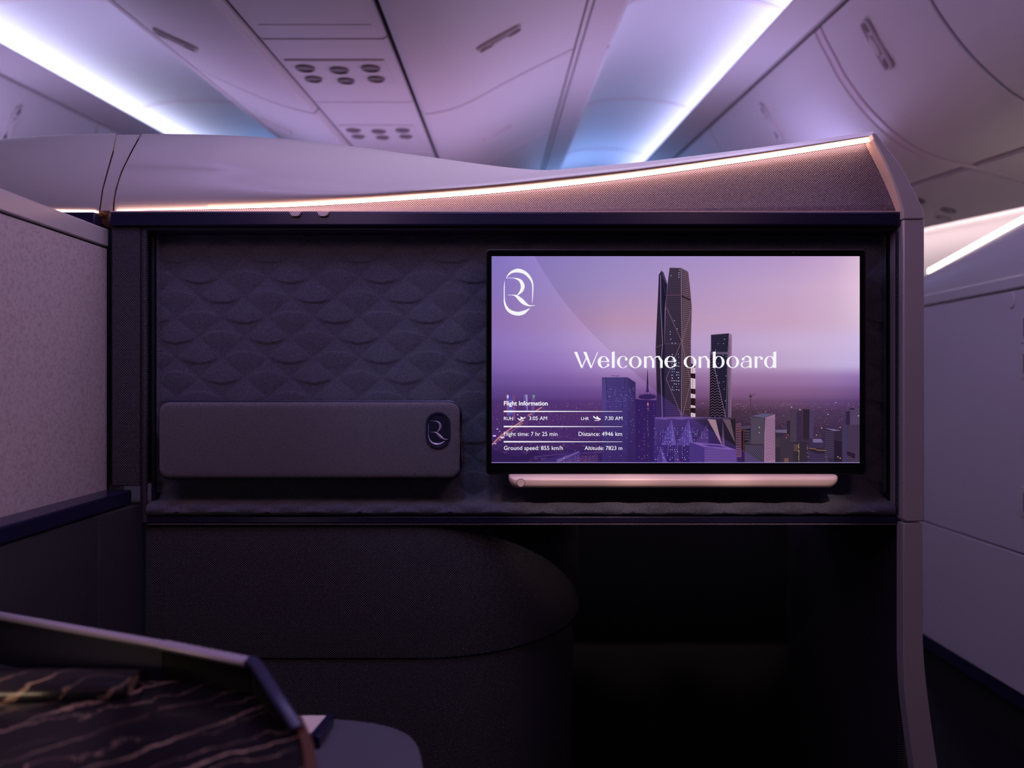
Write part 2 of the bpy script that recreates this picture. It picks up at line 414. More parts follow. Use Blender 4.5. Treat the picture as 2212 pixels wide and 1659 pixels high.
obj('header_rail',slab([(-420,458),(204,458),(204,489),(-420,489)],D0-.024,.08),'navy',nb,bevel=.002)
obj('hinge_bracket',slab([(206,457),(235,457),(235,492),(206,476)],D0+.004,.03),'bronze',nb,bevel=.001)
obj('hinge_pin',tube([P(218,464,D0-.004),P(218,464,D0+.006)],.0035,12),'rose_trim',nb)
obj('shell_panel',slab([(-420,490),(236,490),(236,2056),(-420,2056)],D0+.01,.06),'navy_matte',nb)
# ------------------------------------------------------------------ left privacy partition
XP=-.780
part=thing('privacy_partition','pale pink privacy partition on the left with smooth top rail','partition',(XP-.02,1.0,0))
za=ZC-.198; zb=ZC+.262; zr=ZC+.298
obj('suede_panel',box(XP-.03,XP,.35,D0-.006,za-.02,zb-.0015),'suede',part,bevel=.0015)
obj('rail',box(XP-.034,XP+.003,.35,D0-.006,zb+.0015,zr),'shell_edge',part,bevel=.003)
obj('rail_seam',box(XP-.03,XP-.004,.36,D0-.008,zb-.002,zb+.002),'black_matte',part)
obj('body_panel',box(XP-.03,XP-.001,.35,D0-.006,0,za-.022),'navy_matte',part)
# armrest ledge
led=obj('armrest_ledge',prism([(XP+.0015,.30,za-.004),(XP+.062,.30,za-.004),(XP+.054,D0-.018,za-.004),(XP+.0015,D0-.018,za-.004)],(0,0,-.027)),'navy',None,bevel=.004)
tag(led,'dark navy armrest ledge along the foot of the pink partition','ledge')
sp=thing('side_console','dark woven side console below the navy ledge at left','console',(XP+.03,1.0,0))
obj('console_panel',box(XP+.002,XP+.052,.30,1.40,0.0,za-.033),'weave_side',sp)
obj('corner_panel',prism([(XP+.002,1.4008,za-.033),(XP+.052,1.4008,za-.033),(XP+.070,D0-.012,za-.033),(XP+.002,D0-.012,za-.033)],(0,0,-(za-.033))),'weave_side',sp,bevel=.002)
# ------------------------------------------------------------------ padded storage box
DBX=D0-.040
bx=thing('storage_box','dark woven fabric box with rounded corners and metal badge, in quilted niche','storage box',P(667,1035,DBX+.03))
def pad(pts_fn,Yf,Yb,ins=6):
    rows=[]
    for (inset,dy) in [(0,.0),(0,-.0)]: pass
    return None
def rounded_pad(x0,y0,x1,y1,r,Yf,Yb,steps=((12,0),(7,.0006),(3,.0025),(1,.005),(0,.009))):
    rows=[]
    for ins,d in steps:
        rr=max(r-ins,2); rows.append([P(a,b,Yf) [0:1]+(Yf+d,)+P(a,b,Yf)[2:3] for a,b in rect_px(x0+ins,y0+ins,x1-ins,y1-ins,rr,8)])
    rows.append([(p[0],Yb,p[2]) for p in rows[-1]])
    v,f=grid(rows,True); n=len(rows[0]); f+=[tuple(range(n)),tuple(range(len(v)-n,len(v)))[::-1]]
    return v,f
obj('fabric_cover',rounded_pad(341,869,992,1034,22,DBX,D0+.036),'fabric_box',bx,ang=60)
pp=[(p[0],DBX+.012,p[2]) for p in [P(a,b,DBX) for a,b in rect_px(340,867.5,994.5,1035.5,24,10)]]
obj('piping',tube(pp+[pp[0],pp[1]],.0023,8,False),'navy_piping',bx)
obj('mount',slab(rect_px(352,880,982,1024,14,5),D0+.0365,.006),'black_matte',bx)
# logo strokes, logo coordinates of the crop (scale .1989)
S1=[(268,356,2),(300,312,16),(340,285,28),(400,274,42),(460,291,36),(510,331,30),(545,386,20),(557,440,14),(556,540,10),(551,628,2)]
S2=[(252,385,2),(248,450,9),(248,560,10),(252,620,18),(275,680,28),(320,722,38),(390,742,42),(450,732,40),(492,708,22),(527,682,2)]
S3=[(270,356,4),(345,356,6),(395,367,20),(430,393,34),(448,442,42),(436,490,34),(405,527,16),(388,540,5)]
S4=[(285,540,3),(345,541,8),(382,553,26),(430,595,44),(470,630,36),(510,652,16),(545,656,9),(583,650,2)]
def stroke2d(pts,k=6):
    c=catmull(pts,k); L=[];R=[]
    for i,(x,y,w) in enumerate(c):
        x0,y0,_=c[max(i-1,0)]; x1,y1,_=c[min(i+1,len(c)-1)]
        tx,ty=x1-x0,y1-y0; l=math.hypot(tx,ty) or 1; nx_,ny=-ty/l,tx/l; w=max(w,1.5)
        L.append((x+nx_*w/2,y+ny*w/2)); R.append((x-nx_*w/2,y-ny*w/2))
    return L,R
def stroke_mesh(pts,fn,Y,th=0,ridge=0):
    L,R=stroke2d(pts); n=len(L)
    if ridge:
        rows=[]
        for l,r in zip(L,R):
            m=((l[0]+r[0])/2,(l[1]+r[1])/2); w=math.hypot(l[0]-r[0],l[1]-r[1])/42
            rows.append([P(*fn(*l),Y),P(*fn(*m),Y-ridge*w),P(*fn(*r),Y),P(*fn(*r),Y+th),P(*fn(*l),Y+th)])
        v,f=grid(rows,True); f+=[(0,1,2,3,4),tuple(range(len(v)-5,len(v)))[::-1]]; return v,f
    v=[P(*fn(*p),Y) for p in L]+[P(*fn(*p),Y) for p in R]
    return v,[(i,i+1,n+i+1,n+i) for i in range(n-1)]
def stadium(cx,cy,w,h,n=16):
    o=[]
    for i in range(n+1):
        a=math.pi+math.pi*i/n; o.append((cx+w*math.cos(a),cy-(h-w)+w*math.sin(a)))
    for i in range(n+1):
        a=math.pi*i/n; o.append((cx+w*math.cos(a),cy+(h-w)+w*math.sin(a)))
    return o
bpx=lambda x,y:(860+x/7.54,840+y/7.54)
YB=DBX-.0008
def ringmesh(o_,i_,Y,th):
    n=len(o_); v=[P(*p,Y) for p in o_]+[P(*p,Y-.0006) for p in [((a[0]+b[0])/2,(a[1]+b[1])/2) for a,b in zip(o_,i_)]]+[P(*p,Y) for p in i_]+[P(*p,Y+th) for p in i_]+[P(*p,Y+th) for p in o_]
    f=[]
    for k in range(5):
        for j in range(n): f.append((k*n+j,k*n+(j+1)%n,((k+1)%5)*n+(j+1)%n,((k+1)%5)*n+j))
    return v,f
badge=obj('badge',slab([bpx(*p) for p in stadium(650,675,196,296)],YB,.004),'badge_metal',bx)
badge['label']='dark metal oval badge with monogram'
obj('badge_rim',ringmesh([bpx(*p) for p in stadium(650,675,202,302)],[bpx(*p) for p in stadium(650,675,162,262)],YB-.0018,.003),'badge_metal',badge,ang=50)
fnb=lambda x,y: bpx(x*.98+250,y*.99+172)
em=join(*[stroke_mesh(s,fnb,YB-.0002,.0006,.0022) for s in (S2,S3,S4)])
obj('monogram',em,'lilac_metal',badge,ang=20)
# ------------------------------------------------------------------ monitor
YM=D0-.034
mon=thing('monitor','wide black framed monitor showing a purple city skyline and welcome message','monitor',P(1459,1025,YM+.02))
obj('housing',slab(rect_px(1049.5,538.5,1871,1025.5,9),YM+.0005,.030),'black_frame',mon,bevel=.0012)
gl=obj('bezel_glass',slab(rect_px(1052,541,1868,1022,7),YM-.0004,.0012),'black_gloss',mon)
obj('wall_mount',slab(rect_px(1250,640,1680,940,4),YM+.031,.040),'black_matte',mon)
obj('camera_lens',tube([P(1714,546,YM-.0012),P(1714,546,YM-.0002)],.0018,12),'bronze',mon)
YS=YM-.0008
PV=[];PF=[];PC=[]; LAY=[0]
def poly(pts,cols,dl=1):
    """flat picture polygon; cols one sRGB triple or one per point"""
    LAY[0]+=dl; y=YS-LAY[0]*2.2e-6
    if isinstance(cols[0],(int,float)): cols=[cols]*len(pts)
    n=len(PV)
    for p,c in zip(pts,cols):
        q=(min(max(p[0],1062),1857),min(max(p[1],553.5),1000)); PV.append(P(q[0],q[1],y)); PC.append((*lin(c),1))
    PF.append(tuple(range(n,n+len(pts))))
def quadw(a,b,w,c,dl=1):
    dx,dy=b[0]-a[0],b[1]-a[1]; l=math.hypot(dx,dy) or 1; nx_,ny=-dy/l*w/2,dx/l*w/2
    poly([(a[0]+nx_,a[1]+ny),(b[0]+nx_,b[1]+ny),(b[0]-nx_,b[1]-ny),(a[0]-nx_,a[1]-ny)],c,dl)
def pline(pts,w,c):
    for a,b in zip(pts,pts[1:]): quadw(a,b,w,c)
gx=[1062,1200,1330,1550,1700,1800,1857]
GT=[(553,[(122,108,182),(138,122,186),(152,134,192),(168,144,198),(180,150,198),(196,164,204),(216,186,212)]),
 (620,[(126,108,178),(142,124,180),(160,138,190),(180,150,194),(194,162,200),(208,174,206),(226,194,218)]),
 (690,[(136,104,170),(150,122,170),(180,142,176),(190,154,190),(198,160,192),(204,172,202),(216,188,214)]),
 (740,[(134,108,178),(148,124,182),(178,150,194),(186,158,202),(198,172,208),(202,178,216),(204,184,224)]),
 (785,[(122,94,166),(136,106,174),(168,142,192),(178,150,194),(190,164,202),(194,174,214),(194,176,222)]),
 (820,[(98,72,140),(110,80,146),(130,96,150),(150,112,156),(152,114,160),(150,116,170),(140,108,168)]),
 (850,[(80,56,116),(88,60,122),(100,68,124),(126,86,128),(128,90,132),(122,88,134),(112,80,134)]),
 (872,[(68,44,92),(72,46,96),(78,50,96),(94,62,92),(98,68,102),(92,64,108),(84,58,106)]),
 (890,[(66,40,86),(70,42,88),(66,40,78),(66,44,62),(76,54,80),(74,52,86),(70,50,86)]),
 (940,[(58,34,80),(62,36,84),(50,30,74),(42,28,52),(60,42,66),(58,42,70),(54,40,70)]),
 (1000,[(32,20,56),(34,20,58),(30,20,56),(30,22,44),(44,34,52),(44,34,54),(44,34,56)])]
def sky(px,py):
    def row(r):
        for i in range(len(gx)-1):
            if px<=gx[i+1]:
                t=(px-gx[i])/(gx[i+1]-gx[i]); return [a+(b-a)*t for a,b in zip(r[i],r[i+1])]
        return list(r[-1])
    for (y0,r0),(y1,r1) in zip(GT,GT[1:]):
        if py<=y1:
            t=(py-y0)/(y1-y0); t=t*t*(3-2*t) if py>690 else t
            a,b=row(r0),row(r1); return [p+(q-p)*t for p,q in zip(a,b)]
    return row(GT[-1][1])
LAY[0]=0
NX_,NY_=66,60
base=len(PV)
for j in range(NY_+1):
    for i in range(NX_+1):
        px=1062+795*i/NX_; py=553.5+446.5*j/NY_; PV.append(P(px,py,YS)); PC.append((*lin(sky(px,max(py,553))),1))
for j in range(NY_):
    for i in range(NX_):
        a=base+j*(NX_+1)+i; PF.append((a,a+1,a+NX_+2,a+NX_+1))
R=random.Random(3)
ov=[(1155,553.5),(1175,588),(1210,640),(1260,700),(1325,765),(1400,830),(1430,855),(1490,900),(1560,945),(1650,1000)]
ovs=catmull(ov,4)
def tinted(px,py):
    c=lin(sky(px,py)); xc=interp([(b,a) for a,b in ovs],py); f=1-.55*(xc-px)/max(1,xc-1062)
    k=max(0,min(1,(872-py)/60))
    return tuple(v+f*k*t for v,t in zip(c,(.060,.040,.088)))
LAY[0]+=1; y_=YS-LAY[0]*2.2e-6; base=len(PV); rws=[p for p in ovs if p[1]<=876]
for (xc,py) in rws:
    for i in range(13):
        px=1062+(xc-1062)*i/12; PV.append(P(px,py,y_)); PC.append((*tinted(px,max(553,py)),1))
for j in range(len(rws)-1):
    for i in range(12): a=base+j*13+i; PF.append((a,a+1,a+14,a+13))
def mixc(a,b,t): return tuple(p+(q-p)*t for p,q in zip(a,b))
# city carpet: small roofs then lights
LAY[0]+=1
for k in range(2600):
    t=R.random()**1.3; py=872+ (1000-872)*t; px=R.uniform(1062,1857); s=.6+3.2*t; b=sky(px,py); d=R.uniform(-.45,.42)
    c=mixc(b,(8,4,20),-d) if d<0 else mixc(b,(150,110,150),d)
    poly([(px,py),(px+s*R.uniform(1,2.6),py+R.uniform(-.3,.3)),(px+s*R.uniform(1,2.4),py+s*.6),(px-s*.2,py+s*.6)],c,0.01)
LAY[0]+=1
for k in range(1100):
    t=R.random()**1.7; py=871+ (996-871)*t; px=R.uniform(1063,1856); s=R.uniform(.5,1.1)
    c=R.choice([(230,160,110),(235,190,150),(200,120,110),(200,200,240),(255,210,150),(150,100,120)]); c=mixc(sky(px,py),c,R.uniform(.35,.9))
    poly([(px,py),(px+s,py),(px+s,py+s),(px,py+s)],c,0.01)
LAY[0]+=1
r3=lambda x,y:(1050+x/6.146,800+y/6.146)
r2=lambda x,y:(1380+x/4.366,540+y/4.366)
r4=lambda x,y:(1380+x/8.508,860+y/8.508)
r5=lambda x,y:(1600+x/7.214,840+y/7.214)
def pp_(fn,pts,c,dl=1): poly([fn(*p) for p in pts],c,dl)
# highways
pline([r3(*p) for p in [(80,985),(180,880),(330,770),(470,680),(560,600),(740,490)]],2.6,(190,120,120))
pline([r3(*p) for p in [(80,1000),(200,910),(360,800),(500,700)]],1.6,(90,60,110))
pline([r3(*p) for p in [(80,1020),(350,960),(640,900),(1100,930)]],2.2,(52,34,80))
pline([r3(*p) for p in [(400,790),(560,850),(900,920),(1180,890)]],1.4,(60,38,84))
pline([r3(*p) for p in [(80,1140),(500,1170),(900,1120),(1500,1090)]],1.6,(80,55,110))
for q in [(110,870,20),(215,890,26),(150,780,12),(120,975,10),(180,810,8),(420,590,10),(350,660,8)]:
    x,y=r3(q[0],q[1]); s=q[2]/6.1; poly([(x-s,y-s*.4),(x+s,y-s*.4),(x+s,y+s*.4),(x-s,y+s*.4)],(225,205,250))
for k in range(60):
    t=R.random(); x,y=r3(90+t*430+R.uniform(-10,10),985-t*330+R.uniform(-18,18)); poly([(x,y),(x+1,y),(x+1,y+.8),(x,y+.8)],R.choice([(255,170,110),(255,210,160),(230,120,110)]),.02)
for pts,c in [([(80,1060),(420,1150),(640,1070),(700,1110),(520,1225),(80,1225)],(30,18,50)),([(640,1225),(1240,1060),(1240,1225)],(48,34,84)),([(930,1190),(1235,1070),(1240,1090),(950,1225)],(96,78,140)),([(1240,1150),(1480,1110),(1490,1225),(1240,1225)],(62,40,80))]: pp_(r3,pts,c)
for k in range(14): x=960+k*21; pp_(r3,[(x,1215-k*8.2),(x+5,1213-k*8.2),(x+5,1225),(x,1225)],(104,84,150),.05)
for k in range(30): x,y=r3(R.uniform(950,1480),R.uniform(1130,1220)); poly([(x,y),(x+.9,y),(x+.9,y+.7),(x,y+.7)],(255,160,80),.02)
# far towers left
pp_(r3,[(273,322),(300,320),(305,600),(275,600)],(118,78,120)); pp_(r3,[(355,322),(385,320),(388,660),(357,660)],(112,66,104)); pp_(r3,[(306,345),(352,345),(352,600),(306,600)],(70,64,150))
pp_(r3,[(276,328),(298,328),(298,370),(276,370)],(205,190,225))
for y in range(400,600,40): pp_(r3,[(306,y),(352,y),(352,y+12),(306,y+12)],(100,104,190),.05)
pp_(r3,[(487,325),(518,320),(548,535),(530,535)],(84,74,140)); pp_(r3,[(518,320),(550,326),(553,535),(548,535)],(150,130,180))
pp_(r3,[(610,330),(653,330),(640,500),(632,610),(610,610),(598,500)],(92,70,130)); pp_(r3,[(612,328),(652,328),(645,350),(632,385),(620,350)],(96,150,130))
pp_(r3,[(745,363),(776,360),(776,520),(745,520)],(78,56,104)); pp_(r3,[(495,600),(555,600),(555,780),(495,780)],(78,46,90))
# left glass tower
pp_(r3,[(1537,93),(1880,93),(1883,1225),(1537,1225)],[(66,56,112),(60,50,104),(38,28,72),(42,32,78)])
pp_(r3,[(1880,93),(1985,160),(1985,1225),(1883,1225)],[(52,42,88),(44,34,76),(34,24,62),(30,22,60)])
for y in range(120,520,14): pp_(r3,[(1539,y),(1592,y),(1594,y+4),(1539,y+4)],(82,74,132),.05)
for y in range(160,1200,34): pp_(r3,[(1600,y),(1815,y),(1815,y+3),(1600,y+3)],(38,30,74),.05)
pline([r3(1590,95),(r3(1625,540))],.9,(30,22,60)); pline([r3(1850,95),r3(1795,560),r3(1770,900)],.9,(30,22,60))
pline([r3(1660,66),r3(1720,74),r3(1775,72)],.9,(60,44,90)); pline([r3(1742,72),r3(1742,94)],.9,(60,44,90))
for k in range(120):
    x=R.choice([R.uniform(1600,1660),R.uniform(1700,1790),R.uniform(1800,1870),R.uniform(1890,1980)]); y=R.choice([R.uniform(220,420),R.uniform(220,420),R.uniform(420,1200)]); x,y=r3(x,y); s=R.uniform(.5,1.5)
    poly([(x,y),(x+s,y),(x+s,y+.8),(x,y+.8)],R.choice([(130,150,215),(170,185,230),(110,150,200),(90,110,180)]),.02)
# spire tower
pp_(r3,[(1985,380),(2070,392),(2300,400),(2300,1225),(1985,1225)],(28,18,60))
pp_(r2,[(0,1372),(60,1360),(110,1360),(162,1375),(160,1396),(90,1412),(20,1405),(0,1396)],(36,22,62))
pp_(r2,[(80,1130),(84,1130),(92,1340),(70,1340)],(44,28,66)); pline([r2(72,1320),r2(45,1382)],.9,(40,26,66)); pline([r2(90,1320),r2(118,1382)],.9,(40,26,66)); pline([r2(81,1330),r2(81,1384)],1,(40,26,66))
for x in (10,24,38,112,128,142,154): pline([r2(x,1360),r2(x,1376)],.8,(50,34,80))
pline([r2(0,1362),r2(46,1356)],.7,(50,34,80)); pline([r2(108,1356),r2(160,1360)],.7,(50,34,80))
for k in range(90):
    x=R.choice([1386,1391,1398,1400,1380,1412]); y=R.randint(0,32)*3.9+874; poly([(x+R.uniform(-.3,.3),y),(x+1.2,y),(x+1.2,y+.9),(x,y+.9)],R.choice([(210,120,90),(240,160,110),(90,70,140),(120,90,150)]),.02)
pp_(r2,[(75,1465),(85,1430),(95,1465)],(190,120,100)); 
# white/dark slab behind big tower
pp_(r2,[(488,1060),(533,1100),(533,1580),(488,1580)],(34,22,26))
for a,b in ((1110,1165),(1215,1310),(1362,1398),(1470,1490),(1542,1578)): pp_(r2,[(490,a-8),(533,a),(533,b),(490,b-3)],(214,190,206)); pp_(r2,[(505,a+4),(510,a+4),(510,b-8),(505,b-8)],(120,100,120),.1)
# big twin tower: left blade
pp_(r2,[(188,235),(213,193),(222,560),(240,900),(225,1120),(235,1578),(165,1578),(168,1300),(158,930),(170,640),(180,440)],[(40,32,54),(44,36,60),(40,32,50),(36,28,44),(36,28,46),(38,28,56),(40,30,60),(38,28,50),(46,34,48),(52,40,56),(44,34,54)])
pp_(r2,[(213,193),(232,212),(268,318),(262,420),(246,560),(242,860),(250,1578),(232,1578),(225,1120),(240,900),(222,560)],(26,22,46))
pline([r2(*p) for p in [(205,235),(207,560),(224,880),(206,1120),(222,1578)]],1.2,(134,112,160))
pline([r2(*p) for p in [(216,196),(250,300),(268,322)]],.9,(120,96,130)); pline([r2(*p) for p in [(220,230),(250,410)]],.7,(70,60,100))
for i in range(34): y=640+i*18; pline([r2(164 if y>760 else 172,y),r2(214,y-10)],.5,(72,54,70))
pp_(r2,[(160,915),(220,890),(220,896),(160,921)],(96,74,96))
# main body
pp_(r2,[(290,168),(398,170),(402,560),(405,880),(400,1578),(245,1578),(240,1100),(243,850),(250,560),(272,310)],[(58,46,66),(56,46,64),(46,36,54),(44,34,52),(38,30,52),(36,26,62),(42,32,56),(46,36,60),(52,40,64),(54,42,64)])
pp_(r2,[(398,170),(463,205),(480,330),(497,540),(490,860),(490,1060),(480,1578),(400,1578),(405,880),(402,560)],[(84,66,88),(92,70,90),(80,60,76),(78,58,72),(86,66,74),(82,62,70),(60,40,50),(56,38,52),(90,68,76),(74,56,70)])
for i in range(76):
    y=190+i*18.4; x0=sm([(168,289),(310,272),(560,250),(850,243),(1100,240),(1578,245)],y)
    pline([r2(x0+3,y),r2(399,y)],.45,(84,68,88))
    x1=sm([(205,463),(330,480),(540,497),(860,490),(1578,480)],y); sl=16 if y<900 else 4
    if y<1500: pline([r2(403,y),r2(x1,y+sl)],.8,(40,28,40)); pline([r2(403,y+6),r2(x1,y+sl+6)],.5,(138,108,124))
for i in range(9):
    x=262+i*16; pline([r2(x if i else 270,330 if i<2 else 180),r2(x-2,1570)],.35,(66,52,74))
pline([r2(398,170),r2(402,560),r2(406,880),r2(400,1578)],1.0,(140,110,140))
pline([r2(290,168),r2(398,170),r2(463,205)],.9,(120,98,120))
for a in ([(260,540),(403,860),(258,1215),(405,1570)],[(497,560),(406,870),(488,1250),(412,1560)],[(465,206),(480,330),(499,545),(490,860),(492,1100)]): pline([r2(*p) for p in a],.9,(128,100,122))
for y in (885,1236,425): pline([r2(246,y),r2(402,y)],1.3,(92,60,78)); 
pp_(r2,[(404,430),(486,462),(484,476),(404,446)],(48,24,32))
for k in range(26):
    y=980+(k//2)*28; 
    for x in (310,330,352,372):
        if R.random()<.42: X0,Y0=r2(x+R.uniform(-4,4),y+R.uniform(-3,3)); poly([(X0,Y0),(X0+1.7,Y0),(X0+1.7,Y0+1.5),(X0,Y0+1.5)],R.choice([(170,190,235),(200,215,245),(140,170,225)]),.02)
for x,y in [(332,665),(292,768),(292,792),(297,838),(310,876),(342,876),(358,742),(380,186),(374,212),(374,232),(374,254),(300,240)]:
    X0,Y0=r2(x,y); poly([(X0,Y0),(X0+1.9,Y0),(X0+1.9,Y0+1.3),(X0,Y0+1.3)],(170,195,235),.02)
# second tower
pp_(r2,[(680,800),(850,786),(842,1578),(668,1578),(672,960),(681,950)],[(40,34,56),(36,32,54),(26,22,34),(24,20,32),(30,26,42),(34,30,50)])
pp_(r2,[(850,784),(879,800),(872,1578),(838,1578),(838,960)],[(150,118,148),(150,118,148),(120,92,124),(104,80,112),(120,94,130)])
pline([r2(680,950),r2(680,800),r2(850,786)],1.1,(124,100,132))
for k in range(110):
    y=830+k*6.8; x=842+(k*13)%26; pline([r2(x,y),r2(x+R.uniform(4,10),y+R.uniform(4,8))],1.0,(52,38,60))
for i in range(34):
    y=815+i*22; pline([r2(684,y),r2(836,y)],.5,(56,50,78))
pp_(r2,[(676,958),(838,962),(838,985),(676,982)],(92,78,108))
pp_(r2,[(690,1000),(702,1100),(818,1578),(668,1578),(672,1000)],(14,10,18))
for i in range(24):
    y=985+i*25; w=max(12,min(140,(y-985)*.235+10)); x=674; up=1
    while x<674+w:
        pline([r2(x,y+(9 if up>0 else -9)),r2(min(x+22,676+w),y-(9 if up>0 else -9))],.85,(126,100,138)); x+=22; up=-up
pline([r2(700,1050),r2(818,1578)],1.0,(120,94,130)); pline([r2(838,960),r2(822,1578)],.8,(110,88,120))
for x,y in [(745,882),(795,880),(805,840),(745,1000),(790,990),(820,1000),(745,1066),(735,1182),(820,1185),(755,1250),(795,1240),(800,1310),(720,940),(812,1420)]:
    X0,Y0=r2(x,y); poly([(X0,Y0),(X0+1.9,Y0),(X0+1.9,Y0+1.2),(X0,Y0+1.2)],R.choice([(110,170,170),(170,180,220),(120,150,200)]),.02)
# crane
pline([r5(152,70),r5(152,190),r5(160,430)],1.6,(74,52,66)); pline([r5(128,120),r5(228,80)],1.3,(74,52,66)); pline([r5(130,112),r5(178,122)],2.6,(60,42,56))
# podium with folded facade
pp_(r4,[(290,358),(1040,366),(1400,352),(1780,362),(1790,1190),(265,1190)],[(62,46,96),(56,40,84),(36,28,40),(40,30,40),(30,22,36),(34,24,80)])
pp_(r4,[(300,352),(820,346),(1780,352),(1780,384),(1540,378),(1240,384),(1090,402),(915,376),(780,398),(600,374),(480,398),(290,375)],[(104,76,140),(110,84,146),(58,46,60),(52,42,54),(56,46,60),(52,42,56),(52,36,70),(96,72,136),(96,72,136),(100,76,140),(96,72,136),(96,70,136)])
for tri,c in [([(600,378),(400,865),(600,865)],(74,58,128)),([(600,378),(600,865),(690,860)],(96,78,150)),([(915,385),(705,870),(920,870)],(74,58,128)),([(915,385),(920,870),(1005,870)],(98,80,152)),
   ([(1250,470),(1070,820),(1255,830)],(70,48,96)),([(1250,470),(1255,830),(1300,830)],(52,38,88)),([(1262,386),(1412,398),(1470,640),(1530,872)],(168,130,150)),([(1540,380),(1680,394),(1775,830)],(96,78,92)),([(1540,400),(1530,870),(1580,880)],(92,72,96)),
   ([(395,890),(330,1190),(530,1190)],(60,46,112)),([(395,880),(440,1190),(530,1190)],(90,72,150)),([(700,900),(660,1190),(760,1190)],(66,44,98))]: pp_(r4,tri,c)
for y in range(410,840,22): pp_(r4,[(1262+(y-386)*.55,y),(1412+(y-398)*.24,y),(1412+(y-398)*.24,y+5),(1262+(y-386)*.55,y+5)],(110,80,98),.05)
for j in range(17):
    y=548+j*36; pp_(r4,[(290,y+26),(1250,y+26),(1250,y+31),(290,y+31)],(40,28,84),.05)
    for k in range(22):
        if R.random()<.5: x=300+k*45+R.uniform(-12,12); w=R.uniform(8,20); pp_(r4,[(x,y),(x+w,y),(x+w,y+10),(x,y+10)],R.choice([(150,145,205),(190,180,235),(110,100,175),(130,150,200)]),.02)
# striped front box
pp_(r4,[(930,812),(1200,892),(1205,1190),(925,1190)],(40,28,84)); pp_(r4,[(1200,892),(1785,955),(1810,1190),(1205,1190)],(66,46,104))
pp_(r4,[(930,808),(1500,850),(1790,952),(1200,900)],(116,84,156)); pp_(r4,[(1150,850),(1480,868),(1620,915),(1300,890)],(60,42,100))
for k in range(13):
    y=835+k*30; pp_(r4,[(930,y),(1200,y+78),(1200,y+86),(930,y+8)],(92,72,140),.05)
for k in range(10):
    y=905+k*30; pp_(r4,[(1206,y+20),(1800,y+40-k*4),(1800,y+47-k*4),(1206,y+29)],(128,96,164),.05)
# buildings right of podium
pp_(r4,[(1780,470),(1880,460),(1885,1080),(1785,1080)],(104,68,92))
for j in range(13):
    for k in range(4): x=1792+k*22; y=485+j*45; pp_(r4,[(x,y),(x+12,y),(x+12,y+28),(x,y+28)],(30,20,30),.02)
pp_(r4,[(1885,560),(2050,540),(2050,1190),(1885,1190)],(26,18,30)); pp_(r4,[(1885,520),(2050,500),(2050,560),(1885,575)],(74,62,84))
for j in range(4):
    for k in range(5): x=1950+k*20; y=590+j*50; pp_(r4,[(x,y),(x+11,y),(x+11,y+36),(x,y+36)],(84,72,96),.02)
pline([r4(1790,615),r4(1960,585)],.9,(130,66,50)); pline([r4(1930,590),r4(1925,980)],1.6,(110,50,44))
# lattice block
pp_(r5,[(160,420),(385,450),(365,870),(60,840),(150,800)],(60,52,66)); pp_(r5,[(60,840),(365,870),(365,1160),(60,1160)],(52,44,58)); pp_(r5,[(385,450),(535,392),(538,1155),(365,1160),(372,700)],(146,108,142))
pp_(r5,[(165,425),(330,385),(510,385),(385,452)],(90,82,116))
for k in range(40):
    a=k*24-400; p0=(max(60,160+a),440 if a>0 else 440-a*.9)
for i in range(-20,14):
    for (x0,x1,y0,y1,c) in ((160,370,450,860,(98,84,108)),(62,362,880,1155,(92,78,112))):
        xa=x0+i*34; pts=[]
        for s in (1,-1):
            a=(xa,y0); b=(xa+s*(y1-y0)*.9,y1)
            # clip against x0..x1
            def cl(a,b):
                (ax,ay),(bx_,by)=a,b; t0,t1=0,1
                dx=bx_-ax
                for lo,hi in ((x0,x1),):
                    if dx==0: return None
                    ta,tb=(lo-ax)/dx,(hi-ax)/dx
                    if ta>tb: ta,tb=tb,ta
                    t0=max(t0,ta); t1=min(t1,tb)
                if t1<=t0: return None
                return ((ax+dx*t0,ay+(by-ay)*t0),(ax+dx*t1,ay+(by-ay)*t1))
            q=cl(a,b) if s==1 else cl((xa+500,y0),(xa+500-(y1-y0)*.9,y1))
            if q: quadw(r5(*q[0]),r5(*q[1]),.7,c,.02)
for j in range(28):
    for k in range(6):
        x=392+k*24+(j%2)*8; y=470+j*24-k*8+R.uniform(-3,3)
        if y>452 and x<530: X0,Y0=r5(x,y); poly([(X0,Y0),(X0+1.3,Y0-.3),(X0+1.5,Y0+1.0),(X0+.2,Y0+1.3)],(64,44,68),.02)
